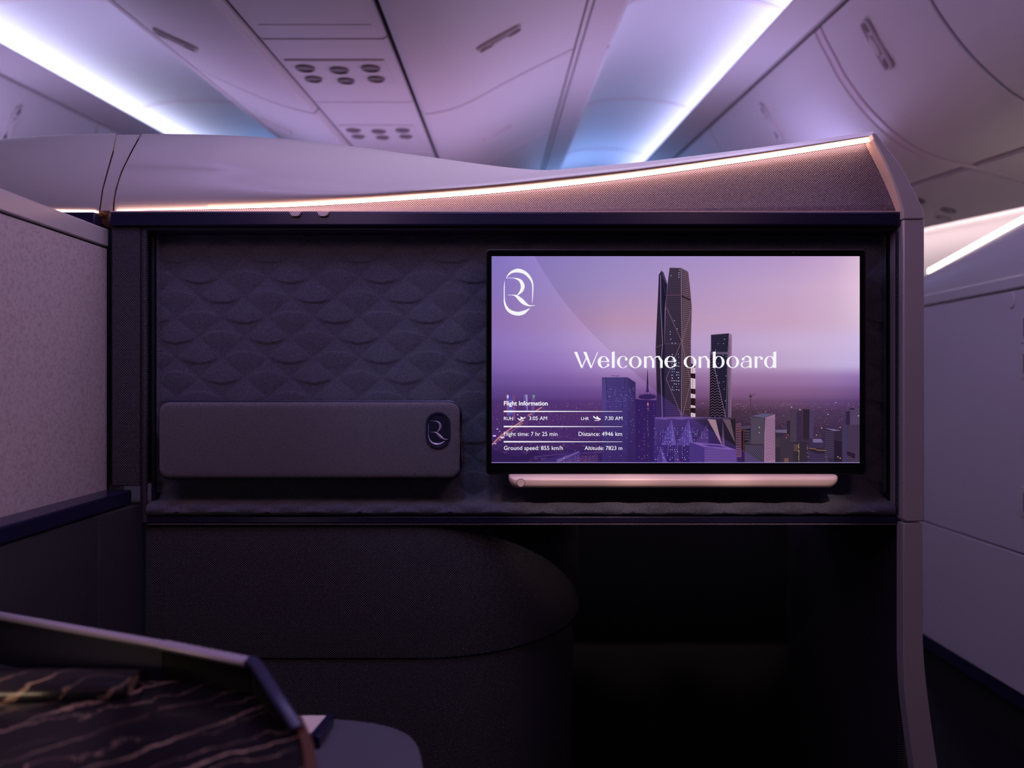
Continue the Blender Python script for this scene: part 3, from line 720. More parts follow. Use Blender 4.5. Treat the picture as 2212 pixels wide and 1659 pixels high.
# right cluster
for pts,c in [([(725,500),(770,490),(770,820),(725,820)],(44,34,50)),([(770,330),(960,322),(955,830),(765,830)],(62,48,66)),([(870,360),(955,350),(955,820),(870,820)],(44,26,54)),([(968,318),(1075,318),(1070,790),(968,790)],(46,34,50)),([(1075,330),(1135,326),(1132,770),(1073,770)],(84,68,104)),
  ([(540,650),(720,640),(720,1155),(540,1155)],(50,40,56)),([(545,640),(720,632),(720,690),(545,680)],(100,86,122)),([(620,740),(720,700),(825,780),(830,1155),(620,1155)],(58,46,62)),([(820,830),(960,830),(960,1155),(820,1155)],(48,40,50)),
  ([(960,820),(1060,830),(1060,1155),(960,1155)],(50,38,56)),([(1060,830),(1100,775),(1260,780),(1330,870),(1325,1155),(1040,1155)],(56,44,74)),([(1110,780),(1255,782),(1285,835),(1130,835)],(112,98,142)),([(1060,910),(1325,940),(1322,1010),(1200,1010),(1060,960)],(44,32,50)),
  ([(1330,880),(1365,870),(1368,1155),(1325,1155)],(70,56,84)),([(1300,620),(1470,640),(1580,650),(1575,1155),(1370,1155),(1300,900)],(50,38,60)),([(1310,615),(1420,625),(1560,650),(1450,655)],(120,108,150)),([(1460,800),(1575,815),(1575,1155),(1460,1155)],(38,26,46)),
  ([(1590,550),(1660,560),(1670,1155),(1580,1155)],(62,52,84)),([(1640,350),(1705,350),(1705,560),(1635,560)],(46,34,62)),([(1705,300),(1850,298),(1850,560),(1700,560)],(80,62,94)),([(1668,560),(1850,556),(1850,1155),(1668,1155)],(66,50,76)),([(1655,970),(1785,1010),(1780,1090),(1655,1030)],(42,26,46)),([(1705,300),(1775,300),(1775,325),(1705,325)],(40,30,50))]: pp_(r5,pts,c)
for j in range(24):
    y=345+j*20; pp_(r5,[(775,y),(955,y),(955,y+4),(775,y+4)],(92,76,104),.02); pp_(r5,[(1078,y),(1132,y-3),(1132,y+6),(1078,y+9)],(52,38,66),.02)
for j in range(14): y=665+j*30; pp_(r5,[(1310,y-4),(1450,y+8),(1450,y+14),(1310,y+2)],(92,78,116),.02)
for j in range(5): y=870+j*22; pp_(r5,[(828,y),(915,y+4),(915,y+8),(828,y+4)],(170,120,90),.02)
for j in range(4): y=1085+j*17; pp_(r5,[(680,y),(745,y),(745,y+5),(680,y+5)],(170,124,84),.02); 
for j in range(8): y=760+j*20; pp_(r5,[(545,y),(615,y),(615,y+4),(545,y+4)],(96,78,84),.02)
for k in range(16): x=1065+k*17; X0,Y0=r5(x,918+k*2.6 if k<7 else 940+k*1); poly([(X0,Y0),(X0+1.3,Y0),(X0+1.3,Y0+1.6),(X0,Y0+1.6)],(190,130,80),.02)
for x,y,c in [(1515,1060,(220,190,200)),(1550,1080,(220,180,110)),(1360,398,(160,180,240)),(1480,215,(170,170,220)),(793,286,(200,180,220)),(1550,600,(230,160,120)),(1260,610,(230,170,130)),(1180,720,(230,160,100)),(735,720,(220,90,90)),(710,760,(220,90,90)),(925,325,(220,200,230)),(290,600,(180,190,230)),(290,680,(150,160,220)),(1835,420,(225,195,200))]:
    X0,Y0=r5(x,y); poly([(X0-1,Y0-.8),(X0+1.2,Y0-.8),(X0+1.2,Y0+.9),(X0-1,Y0+.9)],c,.1)
for k in range(40):
    X0,Y0=r5(905+R.choice([0,0,-10,130,150]),R.uniform(850,1140)); poly([(X0,Y0),(X0+1,Y0),(X0+1,Y0+.9),(X0,Y0+.9)],R.choice([(200,190,180),(180,140,100)]),.02)
poly([(1062,998.6),(1857,998.6),(1857,1000),(1062,1000)],(150,130,190))
def color_obj(name,V,Fc,C,mat,parent):
    org=ORG[parent.name]
    me=bpy.data.meshes.new(name); me.from_pydata([Vector(v)-org for v in V],[],Fc)
    at=me.color_attributes.new('pic','FLOAT_COLOR','POINT')
    for i,c in enumerate(C): at.data[i].color=c
    o=bpy.data.objects.new(name,me); COL.objects.link(o); me.materials.append(MT[mat]); ORG[o.name]=org; o.parent=parent; return o
screen=color_obj('screen',PV,PF,PC,'picture',mon); screen['label']='lit screen with purple skyline at dusk'
YT=YS-LAY[0]*2.2e-6-.0003
V=[];C=[];Fc=[]
for i,(x,y) in enumerate(ovs):
    V+= [P(1062,y,YT),P((1062+x)/2,y,YT),P(x,y,YT)]
    t=min(1,max(0,(y-790)/80)); c=mixc((.0005,.0003,.0012),(.020,.007,.060),t)
    C+=[(*mixc(c,(.012*t,.004*t,.036*t),.75),1),(*mixc(c,(.012*t,.004*t,.036*t),.25),1),(*c,1)]
for i in range(len(ovs)-1):
    a=i*3; Fc+=[(a,a+1,a+4,a+3),(a+1,a+2,a+5,a+4)]
color_obj('screen_tint',V,Fc,C,'picture_tint',screen)
# lettering
YL=YT-.0003
parts=[]
wl=lambda x,y:(1220+x/4.608,740+y/4.608)
def flat(pts,fn=wl): return [P(*fn(*p),YL) for p in pts],[tuple(range(len(pts)))]
def arcring(cx,cy,rxo,ryo,rxi,ryi,a0=0,a1=360,dx=0,n=40,fn=wl):
    v=[];k=n
    for i in range(k+1):
        a=math.radians(a0+(a1-a0)*i/k); v.append(P(*fn(cx+rxo*math.cos(a),cy-ryo*math.sin(a)),YL)); v.append(P(*fn(cx+dx+rxi*math.cos(a),cy-ryi*math.sin(a)),YL))
    return v,[(2*i,2*i+1,2*i+3,2*i+2) for i in range(k)]
def dot(cx,cy,r,fn=wl): return flat([(cx+r*math.cos(2*math.pi*i/20),cy+r*math.sin(2*math.pi*i/20)) for i in range(20)],fn)
def wstroke(pts,fn=wl): return stroke_mesh(pts,fn,YL)
G=parts
G+= [flat([(93,93),(124,93),(180,253),(163,253)]),flat([(163,253),(175,253),(216,160),(210,148)]),flat([(184,93),(216,93),(272,253),(254,253)]),flat([(256,253),(267,253),(332,93),(324,93)])]
def e_(cx): return [arcring(cx,194,58,60,30,54,18,315,dx=3),arcring(cx,194,58,60,36,55,0,20,dx=-2),flat([(cx-44,185),(cx+57,185),(cx+57,192),(cx-44,192)]),wstroke([(cx+36,240,8),(cx+50,232,9),(cx+55,222,12)]),dot(cx+46,222,13)]
def o_(cx): return [arcring(cx,194,63,60,36,54)]
G+=e_(385)+[flat([(469,94),(497,88),(497,252),(469,252)])]
G+=[arcring(578,194,58,60,34,55,40,318,dx=3),dot(612,166,14),wstroke([(605,240,9),(618,234,6),(627,226,3)])]
G+=o_(702)
def stem(x,y0=138,w=26): return flat([(x,y0),(x+w,y0),(x+w,252),(x,252)])
def arch(x0,x1,w=25): return [wstroke([(x0,165,3),(x0+14,150,8),(x0+34,140,12),(x0+54,143,17),(x1-4,158,21),(x1+w/2,182,w),(x1+w/2,200,w)],wl),stem(x1,190,w)]
G+=[stem(789)]+arch(806,868)+arch(886,949)+e_(1050)+o_(1247)+[stem(1332)]+arch(1352,1418)
G+=[flat([(1474,94),(1502,88),(1502,252),(1474,252)]),arcring(1533,194,57,60,31,54)]+o_(1672)
G+=[stem(1836,165,24),wstroke([(1776,160,6),(1790,145,9),(1812,137,11),(1834,144,18),(1846,160,23),(1848,180,24)]),dot(1775,165,14),arcring(1795,220,44,34,26,29,60,300),wstroke([(1815,190,7),(1830,184,8),(1846,182,10)]),wstroke([(1812,250,8),(1830,238,8),(1842,226,6)])]
G+=[stem(1890)]+[wstroke([(1908,170,4),(1922,152,8),(1942,140,10),(1956,144,12)]),dot(1959,158,14)]
G+=[arcring(2042,194,58,60,31,54),flat([(2076,94),(2105,88),(2105,252),(2076,252)])]
obj('welcome_lettering',join(*G),'text_glow',screen,smooth=False)
lg=lambda x,y:(1040+x/5.027,530+y/5.027)
obj('monogram_logo',join(*[stroke_mesh(s,lg,YL) for s in (S1,S2,S3,S4)]),'text_glow',screen,smooth=False)
def text_mesh(s,xl,xr,base,bold=0):
    cu=bpy.data.curves.new('t','FONT'); cu.body=s; cu.offset=bold; cu.resolution_u=4; o=bpy.data.objects.new('t',cu); COL.objects.link(o)
    dg=bpy.context.evaluated_depsgraph_get(); me=o.evaluated_get(dg).to_mesh()
    vs=[v.co.copy() for v in me.vertices]; fs=[tuple(p.vertices) for p in me.polygons]; bpy.data.objects.remove(o); bpy.data.curves.remove(cu)
    x0=min(v.x for v in vs); x1=max(v.x for v in vs); k=(xr-xl)/(x1-x0)
    ky=k*1.0
    return [P(*r3(xl+(v.x-x0)*k,base-v.y*ky),YL) for v in vs],fs
T=[('Flight Information',237,818,465,.018),('RUH',237,357,660,0),('3:05 AM',572,810,660,0),('LHR',1264,1365,660,0),('7:30 AM',1577,1808,660,0),('Flight time: 7 hr 25 min',237,947,870,0),('Distance: 4946 km',1228,1805,870,0),('Ground speed: 855 km/h',237,1020,1057,0),('Altitude: 7823 m',1308,1808,1057,0)]
tm=[text_mesh(*t) for t in T]
for y,h in ((545,19),(746,18),(948,18)): tm.append(flat([(234,y-h/2),(1808,y-1),(1808,y+3),(234,y+h/2)],r3))
def plane_icon(ox,flip):
    pts=[[(0,25),(10,22),(26,33),(62,22),(34,2),(46,0),(84,16),(102,10),(110,14),(104,24),(60,40),(28,48),(16,44)],[(28,54),(92,46),(88,54),(24,58)]]
    pts=[[(0,25),(9,22),(24,34),(52,27),(36,6),(46,3),(80,19),(104,8),(110,12),(106,20),(70,36),(26,48),(16,45)],[(26,53),(92,50),(86,58),(24,58)]]
    out=[]
    for q in pts:
        out.append(flat([(ox+a,612+(b)) for a,b in q] if not flip else [(ox+a,612+ (b if q is pts[1] else -4+ (a*.34)+ (50-b)*.0 + b*.55 - (8 if 30<a<85 and b<25 else 0)*1.6)) for a,b in q],r3))
    return out
tm+=plane_icon(415,False)
tm+=[flat([(1420,607),(1432,606),(1445,622),(1470,630),(1466,606),(1478,610),(1498,634),(1520,642),(1525,650),(1520,656),(1498,656),(1436,636),(1426,626)],r3),flat([(1438,662),(1506,662),(1504,669),(1442,669)],r3)]
obj('flight_information',join(*tm),'text_glow',screen,smooth=False)
# ------------------------------------------------------------------ rose gold bar under the monitor
YR=D0-.058
bar=thing('handset_bar','rose gold rounded bar directly under the monitor','bar',P(1457,1056,YR+.01))
rows=[]
body=rect_px(1098.5,1027.5,1815.5,1056,5,6,rb=22)
for ins,d in ((13,0),(9,.0012),(5,.004),(2,.008),(0,.014)):
    cx,cy=1457,1041.5
    rows.append([(p[0],YR+d,p[2]) for p in [P(cx+(a-cx)*(1-ins/358.5),cy+(b-cy)*(1-ins/14.5*.75),YR) for a,b in body]])
rows.append([(p[0],D0+.010,p[2]) for p in rows[-1]])
v,f=grid(rows,True); n=len(rows[0]); f+=[tuple(range(n)),tuple(range(len(v)-n,len(v)))[::-1]]
obj('bar_body',(v,f),'rose_gold',bar,ang=60)
c=P(1125,1043,YR+.0004)
ringv=[];m=32
for r_ in (.0081,.0074): ringv+= [(c[0]+r_*math.cos(2*math.pi*i/m),c[1]-.0001,c[2]+r_*math.sin(2*math.pi*i/m)) for i in range(m)]
rf=[(i,(i+1)%m,m+(i+1)%m,m+i) for i in range(m)]
bt=obj('button',tube([(c[0],YR-.0008,c[2]),(c[0],YR+.008,c[2])],.0070,28),'rose_gold',bar)
obj('button_ring',prism([(c[0]+.0078*math.cos(2*math.pi*i/m),YR-.0004,c[2]+.0078*math.sin(2*math.pi*i/m)) for i in range(m)],(0,.008,0)),'bronze',bar)
# ------------------------------------------------------------------ foreground table, rail, armrest
ZM=ZC-.345
tb=thing('side_table','black gold-veined marble side table with lilac metal rail, bottom left','table',(-.45,.80,0))
def pl(px,py,z): Y=(ZC-z)*F/(py-CY); return P(px,py,Y)
def onplane(pts,z): return [pl(a,b,z) for a,b in pts]
top=onplane([(345,1470),(545,1470),(575,1484),(603,1512),(628,1548),(646,1590),(655,1630),(657,1700),(640,1850),(600,2100)],ZM)
top=[(-.70,.96,ZM),(-.56,.95,ZM)]+top+[(-.30,.36,ZM),(-.70,.36,ZM)]
obj('marble_top',prism(top,(0,0,-.022)),'marble',tb,bevel=.003)
# raised marble roll at the left rear
rows=[]
for i in range(25):
    t=i/24; x=-.70+t*(.275); zc=ZM+.002; yc=.90-.02*(1-t)**2
    rad=.036*(1-.25*t); rows.append([(x,yc+rad*math.cos(a)*1.15,zc+rad*.62*math.sin(a)) for a in [math.pi*k/12 for k in range(13)]])
v,f=grid(rows); n=13; f+=[tuple(range(n)),tuple(range(len(v)-n,len(v)))[::-1]]
obj('marble_roll',(v,f),'marble',tb,ang=50)
# apron rail : raised metal-edged screen behind the marble
ZR=ZC-.310
A=Vector(pl(-30,1325,ZR)); 
B=Vector(pl(352,1393,ZR)); Cc=Vector(pl(545,1432,ZR)); Dd=Vector(pl(600,1510,ZR-.012)); Ee=Vector(pl(642,1575,ZR-.03)); 
def railseg(pts,name,mat='lilac_metal',w=.011,h=.011):
    rows=[]
    for i,p in enumerate(pts):
        t=(pts[min(i+1,len(pts)-1)]-pts[max(i-1,0)]).normalized(); s=t.cross(Vector((0,0,1))).normalized(); u=s.cross(t)
        r=[]
        for a in range(12):
            an=2*math.pi*a/12; ca,sa=math.cos(an),math.sin(an); k=1/max(abs(ca),abs(sa))**.6
            r.append(tuple(p+s*w*.5*ca*k+u*h*.5*sa*k))
        rows.append(r)
    v,f=grid(rows,True); f+=[tuple(range(12)),tuple(range(len(v)-12,len(v)))[::-1]]
    return obj(name,(v,f),mat,tb,ang=50)
seg1=[A.lerp(B,i/8*.995) for i in range(9)]
seg2=[B.lerp(Cc,.006+i/8*.90) for i in range(9)]+[B.lerp(Cc,.96)]
seg3=[Vector(q) for q in catmull([tuple(B.lerp(Cc,.96)),tuple(B.lerp(Cc,1.02)+Vector((.002,-.003,0))),tuple(Dd),tuple(Ee)],8)]
railseg(seg1,'metal_rail',w=.014,h=.009); railseg(seg2,'metal_rail',w=.017,h=.010); railseg(seg3,'rail_corner_shaded','navy_piping',w=.014,h=.010)  # corner's navy colour stands for shade where the rail tilts away
# upstand walls below the rail
def upstand(pts,z0,mat,name,th=.004):
    rows=[[tuple(p) for p in pts],[(p.x,p.y,z0) for p in pts],[(p.x,p.y+th,z0) for p in pts],[(p.x,p.y+th,p.z) for p in pts]]
    return obj(name,grid(rows,False),mat,tb,ang=40)
upstand([p-Vector((0,-.001,.003)) for p in seg1],ZM-.03,'navy_matte','grey_upstand')
upstand([p-Vector((0,-.001,.003)) for p in seg2],ZM-.05,'black_matte','black_upstand')
upstand([p-Vector((0,-.001,.003)) for p in seg3],ZM-.05,'black_matte','black_upstand')
# rose gold edge trim at the marble's right end
tr=onplane([(629,1548),(647,1590),(656,1630),(658,1700),(645,1800)],ZM+.004)
rows=[]
for p in [Vector(q) for q in catmull(tr,5)]:
    rows.append([tuple(p),tuple(p+Vector((.010,0,.002))),tuple(p+Vector((.014,.0,-.012))),tuple(p+Vector((.010,0,-.030))),tuple(p+Vector((.0,0,-.028)))])
v,f=grid(rows,True); f+=[tuple(range(5)),tuple(range(len(v)-5,len(v)))[::-1]]
obj('rose_gold_edge',(v,f),'rose_trim',tb,ang=50)
obj('pedestal',prism([(-.69,.90,ZM-.022),(-.44,.88,ZM-.022),(-.40,.80,ZM-.022),(-.40,.40,ZM-.022),(-.69,.38,ZM-.022)],(0,0,-(ZM-.022))),'navy_matte',tb,bevel=.01)
# armrest with curved end, and its cream tray
ZA=ZC-.455
ar=thing('armrest','rounded grey-blue armrest at bottom, right of the marble table','armrest',(-.20,.85,0))
outl=[(668,1551),(720,1551),(790,1557),(845,1568),(882,1584),(902,1606),(911,1635),(914,1680),(900,1800),(850,2050)]
pts=[pl(a,b,ZA) for a,b in catmull(outl,4)]+[(-.19,.50,ZA)]
obj('arm_pad',prism(pts,(0,0,-.05)),'arm_leather',ar,bevel=.010,seg=5)
obj('arm_column',prism([(p[0]*.9-.015,p[1]*.96+.02,p[2]-.05) for p in pts[::3]],(0,0,-(ZA-.05))),'navy_matte',ar)
crz=ZA+.012
ct=thing('cream_tray','small cream tray edge with navy rim, between marble and armrest','tray',pl(672,1560,ZA))
obj('tray_surface',prism(onplane([(632,1545),(706,1545),(672,1583),(650,1583)],crz),(0,0,-.010)),'cream',ct,bevel=.001)
obj('tray_rim',prism(onplane([(707,1541),(722,1541),(690,1592),(668,1586)],crz+.004),(0,0,-.015)),'navy',ct,bevel=.002)
# ------------------------------------------------------------------ CABIN CEILING (its own slightly climbing axis)
UX=-26/F; UZ=141.5/F
def K(x,z,Y): return (x+UX*Y,Y,ZC+z+UZ*Y)
def ext(profile,Y0,Y1,closed=False):
    rows=[[K(x,z,Y0) for x,z in profile],[K(x,z,Y1) for x,z in profile]]
    v,f=grid(rows,closed)
    if closed: n=len(profile); f+=[tuple(range(n)),tuple(range(n,2*n))[::-1]]
    return v,f
def thick(prof,th):
    """closed section: profile plus its offset outward from camera (up/out)"""
    o=[]
    for i,(x,z) in enumerate(prof):
        x0,z0=prof[max(i-1,0)]; x1,z1=prof[min(i+1,len(prof)-1)]; tx,tz=x1-x0,z1-z0; l=math.hypot(tx,tz)
        nx_,nz=-tz/l,tx/l
        if nz<0: nx_,nz=-nx_,-nz
        o.append((x+nx_*th,z+nz*th))
    return prof+o[::-1]
def smoothprof(pts,k=4): return catmull(pts,k)
CR=smoothprof([(-.329,.862),(-.319,.846),(-.285,.838),(-.15,.874),(.04,.975),(.18,1.045),(.303,1.105)])
CRf=[(.312,1.110),(.318,1.116),(.318,1.135)]
CL=smoothprof([(-.742,.862),(-.752,.848),(-.775,.842),(-.915,.880),(-1.08,.948),(-1.20,1.005),(-1.27,1.045)])
OR=smoothprof([(1.252,1.142),(1.27,1.10),(1.31,1.025),(1.35,.95),(1.42,.852),(1.49,.775),(1.58,.697),(1.68,.642),(1.78,.612),(1.838,.602)])
OL=[(-1.06-x,z-.018) for x,z in OR]
def latch(prof,idx,Yc,parent,L=.17,W=.034,up=False):
    i=idx; x,z=prof[i]; x0,z0=prof[i-1]; x1,z1=prof[i+1]; t=Vector((x1-x0,0,z1-z0)).normalized(); n=Vector((-t.z,0,t.x))
    if n.z>0: n=-n
    yv=Vector((0,1,0)); c=Vector(K(x,z,Yc))+n*.004
    def ov(rL,rW,h,m=24): return [c+t*((rL-rW)*(1 if math.cos(a)>=0 else -1)+rW*math.cos(a))+yv*rW*math.sin(a)+n*h for a in [2*math.pi*(k+.5)/m for k in range(m)]]
    def ringm(rows_): v,f=grid([[tuple(p) for p in r] for r in rows_],True); return v,f
    fr=[ov(L/2,W/2,-.003),ov(L/2,W/2,.007),ov(L/2-.004,W/2-.004,.009),ov(L/2-.007,W/2-.007,.002)]
    v,f=ringm(fr); h=obj('latch_frame',(v,f),'latch_plastic',parent,ang=50)
    v,f=ringm([ov(L/2-.006,W/2-.006,.002),ov(L/2-.010,W/2-.010,.001)]); f.append(tuple(range(24,48))); obj('latch_well',(v,f),'latch_plastic',h,ang=50)
    def pd(cc,l,w,hh,mm,mt='latch_plastic'):
        r=[[tuple(cc+t*l*math.cos(a)*s+yv*w*math.sin(a)*s+n*q) for a in [2*math.pi*k/20 for k in range(20)]] for s,q in ((1,0),(.95,hh),(.6,hh*1.2))]
        v,f=grid(r,True); f.append(tuple(range(40,60))); obj(mm,(v,f),mt,h,ang=50)
    pd(c+n*.002,L*.20,W*.30,.010,'latch_paddle')
    for s_ in (-1,1): pd(c+t*(s_*L*.36)+n*.0012,L*.10,W*.34,.001,'finger_cup_shade','cup_dark')  # flat dark discs paint the shade of hollow finger cups
    return h
def bin_thing(label,prof,Y0,Y1,group,latch_idx=None,lY=None,depth=.10,gap=.007,flange=None,L=.17,W=.040):
    mid=K(sum(p[0] for p in prof)/len(prof),min(p[1] for p in prof),(Y0+Y1)/2)
    t=thing('overhead_bin',label,'overhead bin',mid,group)
    obj('bin_door',ext(thick(prof,.014),Y0+gap,Y1-gap,True),'bin_plastic',t,bevel=.004,seg=2,ang=45)
    o2=thick(prof,.02); n=len(prof); inner=o2[n:][::-1]
    far=[(x+( .0),z+depth) for x,z in inner]
    obj('bin_body',ext(inner+far[::-1],Y0+.0005,Y1-.0005,True),'dark_gap',t,ang=45)
    if flange: obj('hinge_edge',ext(flange,Y0+.002,Y1-.002,True),'bin_plastic',t,bevel=.003,seg=2)
    if latch_idx: latch(prof,latch_idx,lY if lY else (Y0+Y1)/2,t,L,W)
    return t
words={0:'nearest',1:'second',2:'third',3:'farthest'}
gC='centre overhead bins, right row'
yC=[(.2,.5),(.55,3.26),(3.26,4.64),(4.64,6.0)]
nC=['nearest the viewer above the top edge','large one with a bright latch at top centre','next one behind it, with a small latch','farthest, just above the pale suite top']
for i,(a,b) in enumerate(yC):
    if i==0: continue
    bin_thing('centre bin right of lamp panels, '+nC[i],CR,a,b,gC,15,[0,2.69,4.04,5.3][i],flange=[(.309,1.108),(.330,1.117),(.330,1.15),(.309,1.15)])
nL=['','large one at the top with a dark latch','next one behind it, with a small dark latch','farthest, low behind the pale suite top']
for i,(a,b) in enumerate(yC):
    if i==0: continue
    bin_thing('centre bin left of lamp panels, '+nL[i],CL,a,b,'centre overhead bins, left row',17,[0,2.74,3.97,5.3][i])
yO=[(.55,2.46),(2.46,3.115),(3.165,4.76),(4.76,6.4)]
nO=['in the top right corner, plain, nearest the viewer','with the big oval latch at top right','with the small latch, next behind the wide rib','farthest, close beside the blue ceiling']
for i,(a,b) in enumerate(yO):
    bin_thing('curved right side bin '+nO[i],OR,a,b,'right side overhead bins',None if i in (0,) else 11,[0,2.82,3.93,5.5][i],L=.20,W=.048)
for i,(a,b) in enumerate([(1.6,4.6),(4.6,6.0)]):
    bin_thing('far left overhead bin, '+['nearer, left of the bright strip, with rounded latch','farther, just over the suite top'][i],OL,a,b,'left side overhead bins',11,[3.9,5.3][i],L=.20,W=.048)
# ribs between outer bins
for nme,prof,a,b in (('trim_1',OR,3.118,3.162),):
    o=obj(nme,ext(thick([(x,z-.001) for x,z in prof]+[(1.95,.575),(2.10,.535),(2.26,.479)],.02),a,b,True),'rib_plastic',None,bevel=.004,seg=2); tag(o,kind='structure')
# hinge rails (cove ledges) above outer bins
def lipprof(s): 
    return [(1.080,1.176),(1.085,1.170),(1.236,1.150),(1.240,1.158),(1.240,1.162),(1.09,1.182)] if s>0 else [(-2.140,1.182),(-2.145,1.175),(-2.296,1.130),(-2.300,1.138),(-2.300,1.142),(-2.15,1.188)]
o=obj('trim_2',ext(lipprof(1),.55,7.4,True),'bin_plastic',None,ang=40); tag(o,kind='structure')
o=obj('trim_3',ext(lipprof(-1),.55,7.4,True),'bin_plastic',None,ang=40); tag(o,kind='structure')
# groove rail between ledge and bins
o=obj('trim_4',ext([(1.243,1.150),(1.262,1.155),(1.262,1.175),(1.243,1.175)],.55,7.4,True),'shell_edge'); tag(o,kind='structure')
o=obj('trim_5',ext([(-2.303,1.122),(-2.322,1.13),(-2.322,1.16),(-2.303,1.15)],.55,7.4,True),'shell_edge'); tag(o,kind='structure')
# glowing coves
o=obj('cove_light',ext([(1.135,1.198),(1.170,1.198),(1.170,1.203),(1.135,1.203)],.55,7.3,True),'cove_glow'); tag(o,'bright bluish cove light line along the right ceiling','cove light')
o=obj('cove_light',ext([(-2.205,1.204),(-2.24,1.204),(-2.24,1.210),(-2.205,1.210)],.55,7.3,True),'cove_glow_left'); tag(o,'bright white cove light line along the left ceiling','cove light')
# ceiling vault panels
cr=smoothprof([(.445,1.13),(.448,1.20),(.48,1.275),(.60,1.335),(.80,1.350),(1.00,1.335),(1.17,1.285),(1.255,1.20)])
cl=smoothprof([(-1.300,1.06),(-1.31,1.15),(-1.38,1.245),(-1.60,1.32),(-1.84,1.340),(-2.06,1.325),(-2.22,1.28),(-2.315,1.20)])
o=obj('ceiling',join(ext(thick(cr,.015),.55,7.5,True),ext(thick(cl,.015),.55,7.5,True)),'ceiling_panel',None,ang=50); tag(o,kind='structure')
o=obj('trim_6',join(*[ext(thick([(x,z-.004) for x,z in pr],.010),y,y+w,True) for pr in (cr,cl) for y,w in ((3.30,.035),(4.88,.04),(6.3,.04))]),'rib_plastic'); tag(o,kind='structure')
# bin side faces up to the vault
o=obj('trim_7',ext([(.334,1.112),(.448,1.128),(.448,1.140),(.334,1.15)],.55,7.5,True),'bin_plastic',None); tag(o,kind='structure')
o=obj('trim_8',ext([(-1.275,1.045),(-1.300,1.052),(-1.300,1.075),(-1.275,1.07)],.55,7.5,True),'bin_plastic',None); tag(o,kind='structure')
# centre service channel with passenger service units
o=obj('trim_9',ext([(-.80,.90),(-.26,.90),(-.26,.93),(-.80,.93)],.55,7.5,True),'dark_gap'); tag(o,kind='structure')
psl=['nearest, plain, at top edge of photo','upper one with six round lamps','lower one with six round lamps','mostly hidden by pale suite top']
py_=[(.55,2.42),(2.42,3.13),(3.13,4.05),(4.05,5.1)]
for i,(a,b) in enumerate(py_):
    t=thing('lamp_panel','pinkish ceiling service panel between bins, '+psl[i],'ceiling panel',K(-.54,.85,(a+b)/2),'centre service panels')
    obj('cover',ext([(-.735,.858),(-.722,.850),(-.355,.850),(-.342,.858),(-.342,.872),(-.735,.872)],a+.004,b-.004,True),'bin_plastic',t,bevel=.003,seg=2)
    if i==0:
        obj('ridge',ext([(-.70,.848),(-.37,.848),(-.37,.852),(-.70,.852)],2.30,2.335,True),'bin_plastic',t,bevel=.002); continue
    yc=(None,2.74,3.62,4.60)[i]
    obj('lamp_plate',ext([(-.71,.844),(-.38,.844),(-.38,.852),(-.71,.852)],yc-.13,yc+.13,True),'bin_plastic',t,bevel=.003,seg=2)
    for cx_ in (-.655,-.545,-.435):
        for dy in (-.06,.06):
            yy=yc+dy+(.02 if cx_==-.545 else 0)
            r=.030 if dy>0 else .032
            c0=Vector(K(cx_,.843,yy)); rows=[[tuple(c0+Vector((rr*math.cos(a),rr*math.sin(a)*1.0,hz+UZ*rr*math.sin(a)))) for a in [2*math.pi*k/20 for k in range(20)]] for rr,hz in ((r,.002),(r,-.006),(r*.8,-.008),(r*.72,-.002),(.3*r,-.003))]
            v,f=grid(rows,True); f.append(tuple(range(80,100))); obj('reading_lamp' ,(v,f),'cup_dark',t,ang=50)
# outer right service panel, sidewall
o=obj('trim_10',ext(thick([(1.868,.592),(1.95,.572),(2.10,.530),(2.26,.480)],.02),.55,3.114,True),'bin_plastic'); tag(o,kind='structure')
o=obj('trim_11',ext(thick([(1.868,.592),(1.95,.572),(2.10,.530),(2.26,.480)],.02),3.166,7.4,True),'bin_plastic'); tag(o,kind='structure')
t=thing('lamp_panel','small group of reading lamps under the bins at far right','ceiling panel',K(2.05,.54,4.0))
for cx_,yy in ((1.98,3.78),(2.04,3.92),(2.14,3.80),(2.20,3.95)):
    z_=.572-(cx_-1.95)*.262; c0=Vector(K(cx_,z_-.002,yy)); rows=[[tuple(c0+Vector((rr*math.cos(a),rr*math.sin(a),hz+UZ*rr*math.sin(a)-.262*rr*math.cos(a)))) for a in [2*math.pi*k/20 for k in range(20)]] for rr,hz in ((.034,.004),(.034,-.008),(.026,-.009),(.022,-.002),(.008,-.003))]
    v,f=grid(rows,True); f.append(tuple(range(80,100))); obj('reading_lamp',(v,f),'cup_dark',t,ang=50)
o=obj('wall_right',ext(smoothprof([(2.36,.62),(2.42,.45),(2.50,.20),(2.54,-.1),(2.52,-.8),(2.45,-1.5)]),.8,7.5),'side_panel',None); tag(o,kind='structure')
o=obj('wall_left',ext(smoothprof([(-3.39,.60),(-3.48,.45),(-3.56,.20),(-3.60,-.1),(-3.58,-.8),(-3.5,-1.5)]),.8,7.5),'side_panel',None); tag(o,kind='structure')
o=obj('sidewall_light',ext([(2.275,.506),(2.305,.500),(2.305,.506),(2.275,.512)],.55,7.3,True),'wall_wash_glow'); tag(o,'warm wash light hidden at the top of the right sidewall','cove light')
o=obj('wall_end',[( -3.7,7.45,0),(2.7,7.45,0),(2.7,7.45,3.4),(-3.7,7.45,3.4)] and ([(-3.7,7.45,0),(2.7,7.45,0),(2.7,7.45,3.4),(-3.7,7.45,3.4)],[(0,1,2,3)]),'side_panel',None); tag(o,kind='structure')
o=obj('floor',([(-3.7,-.5,0),(2.7,-.5,0),(2.7,7.5,0),(-3.7,7.5,0)],[(0,1,2,3)]),'carpet',None); tag(o,kind='structure')
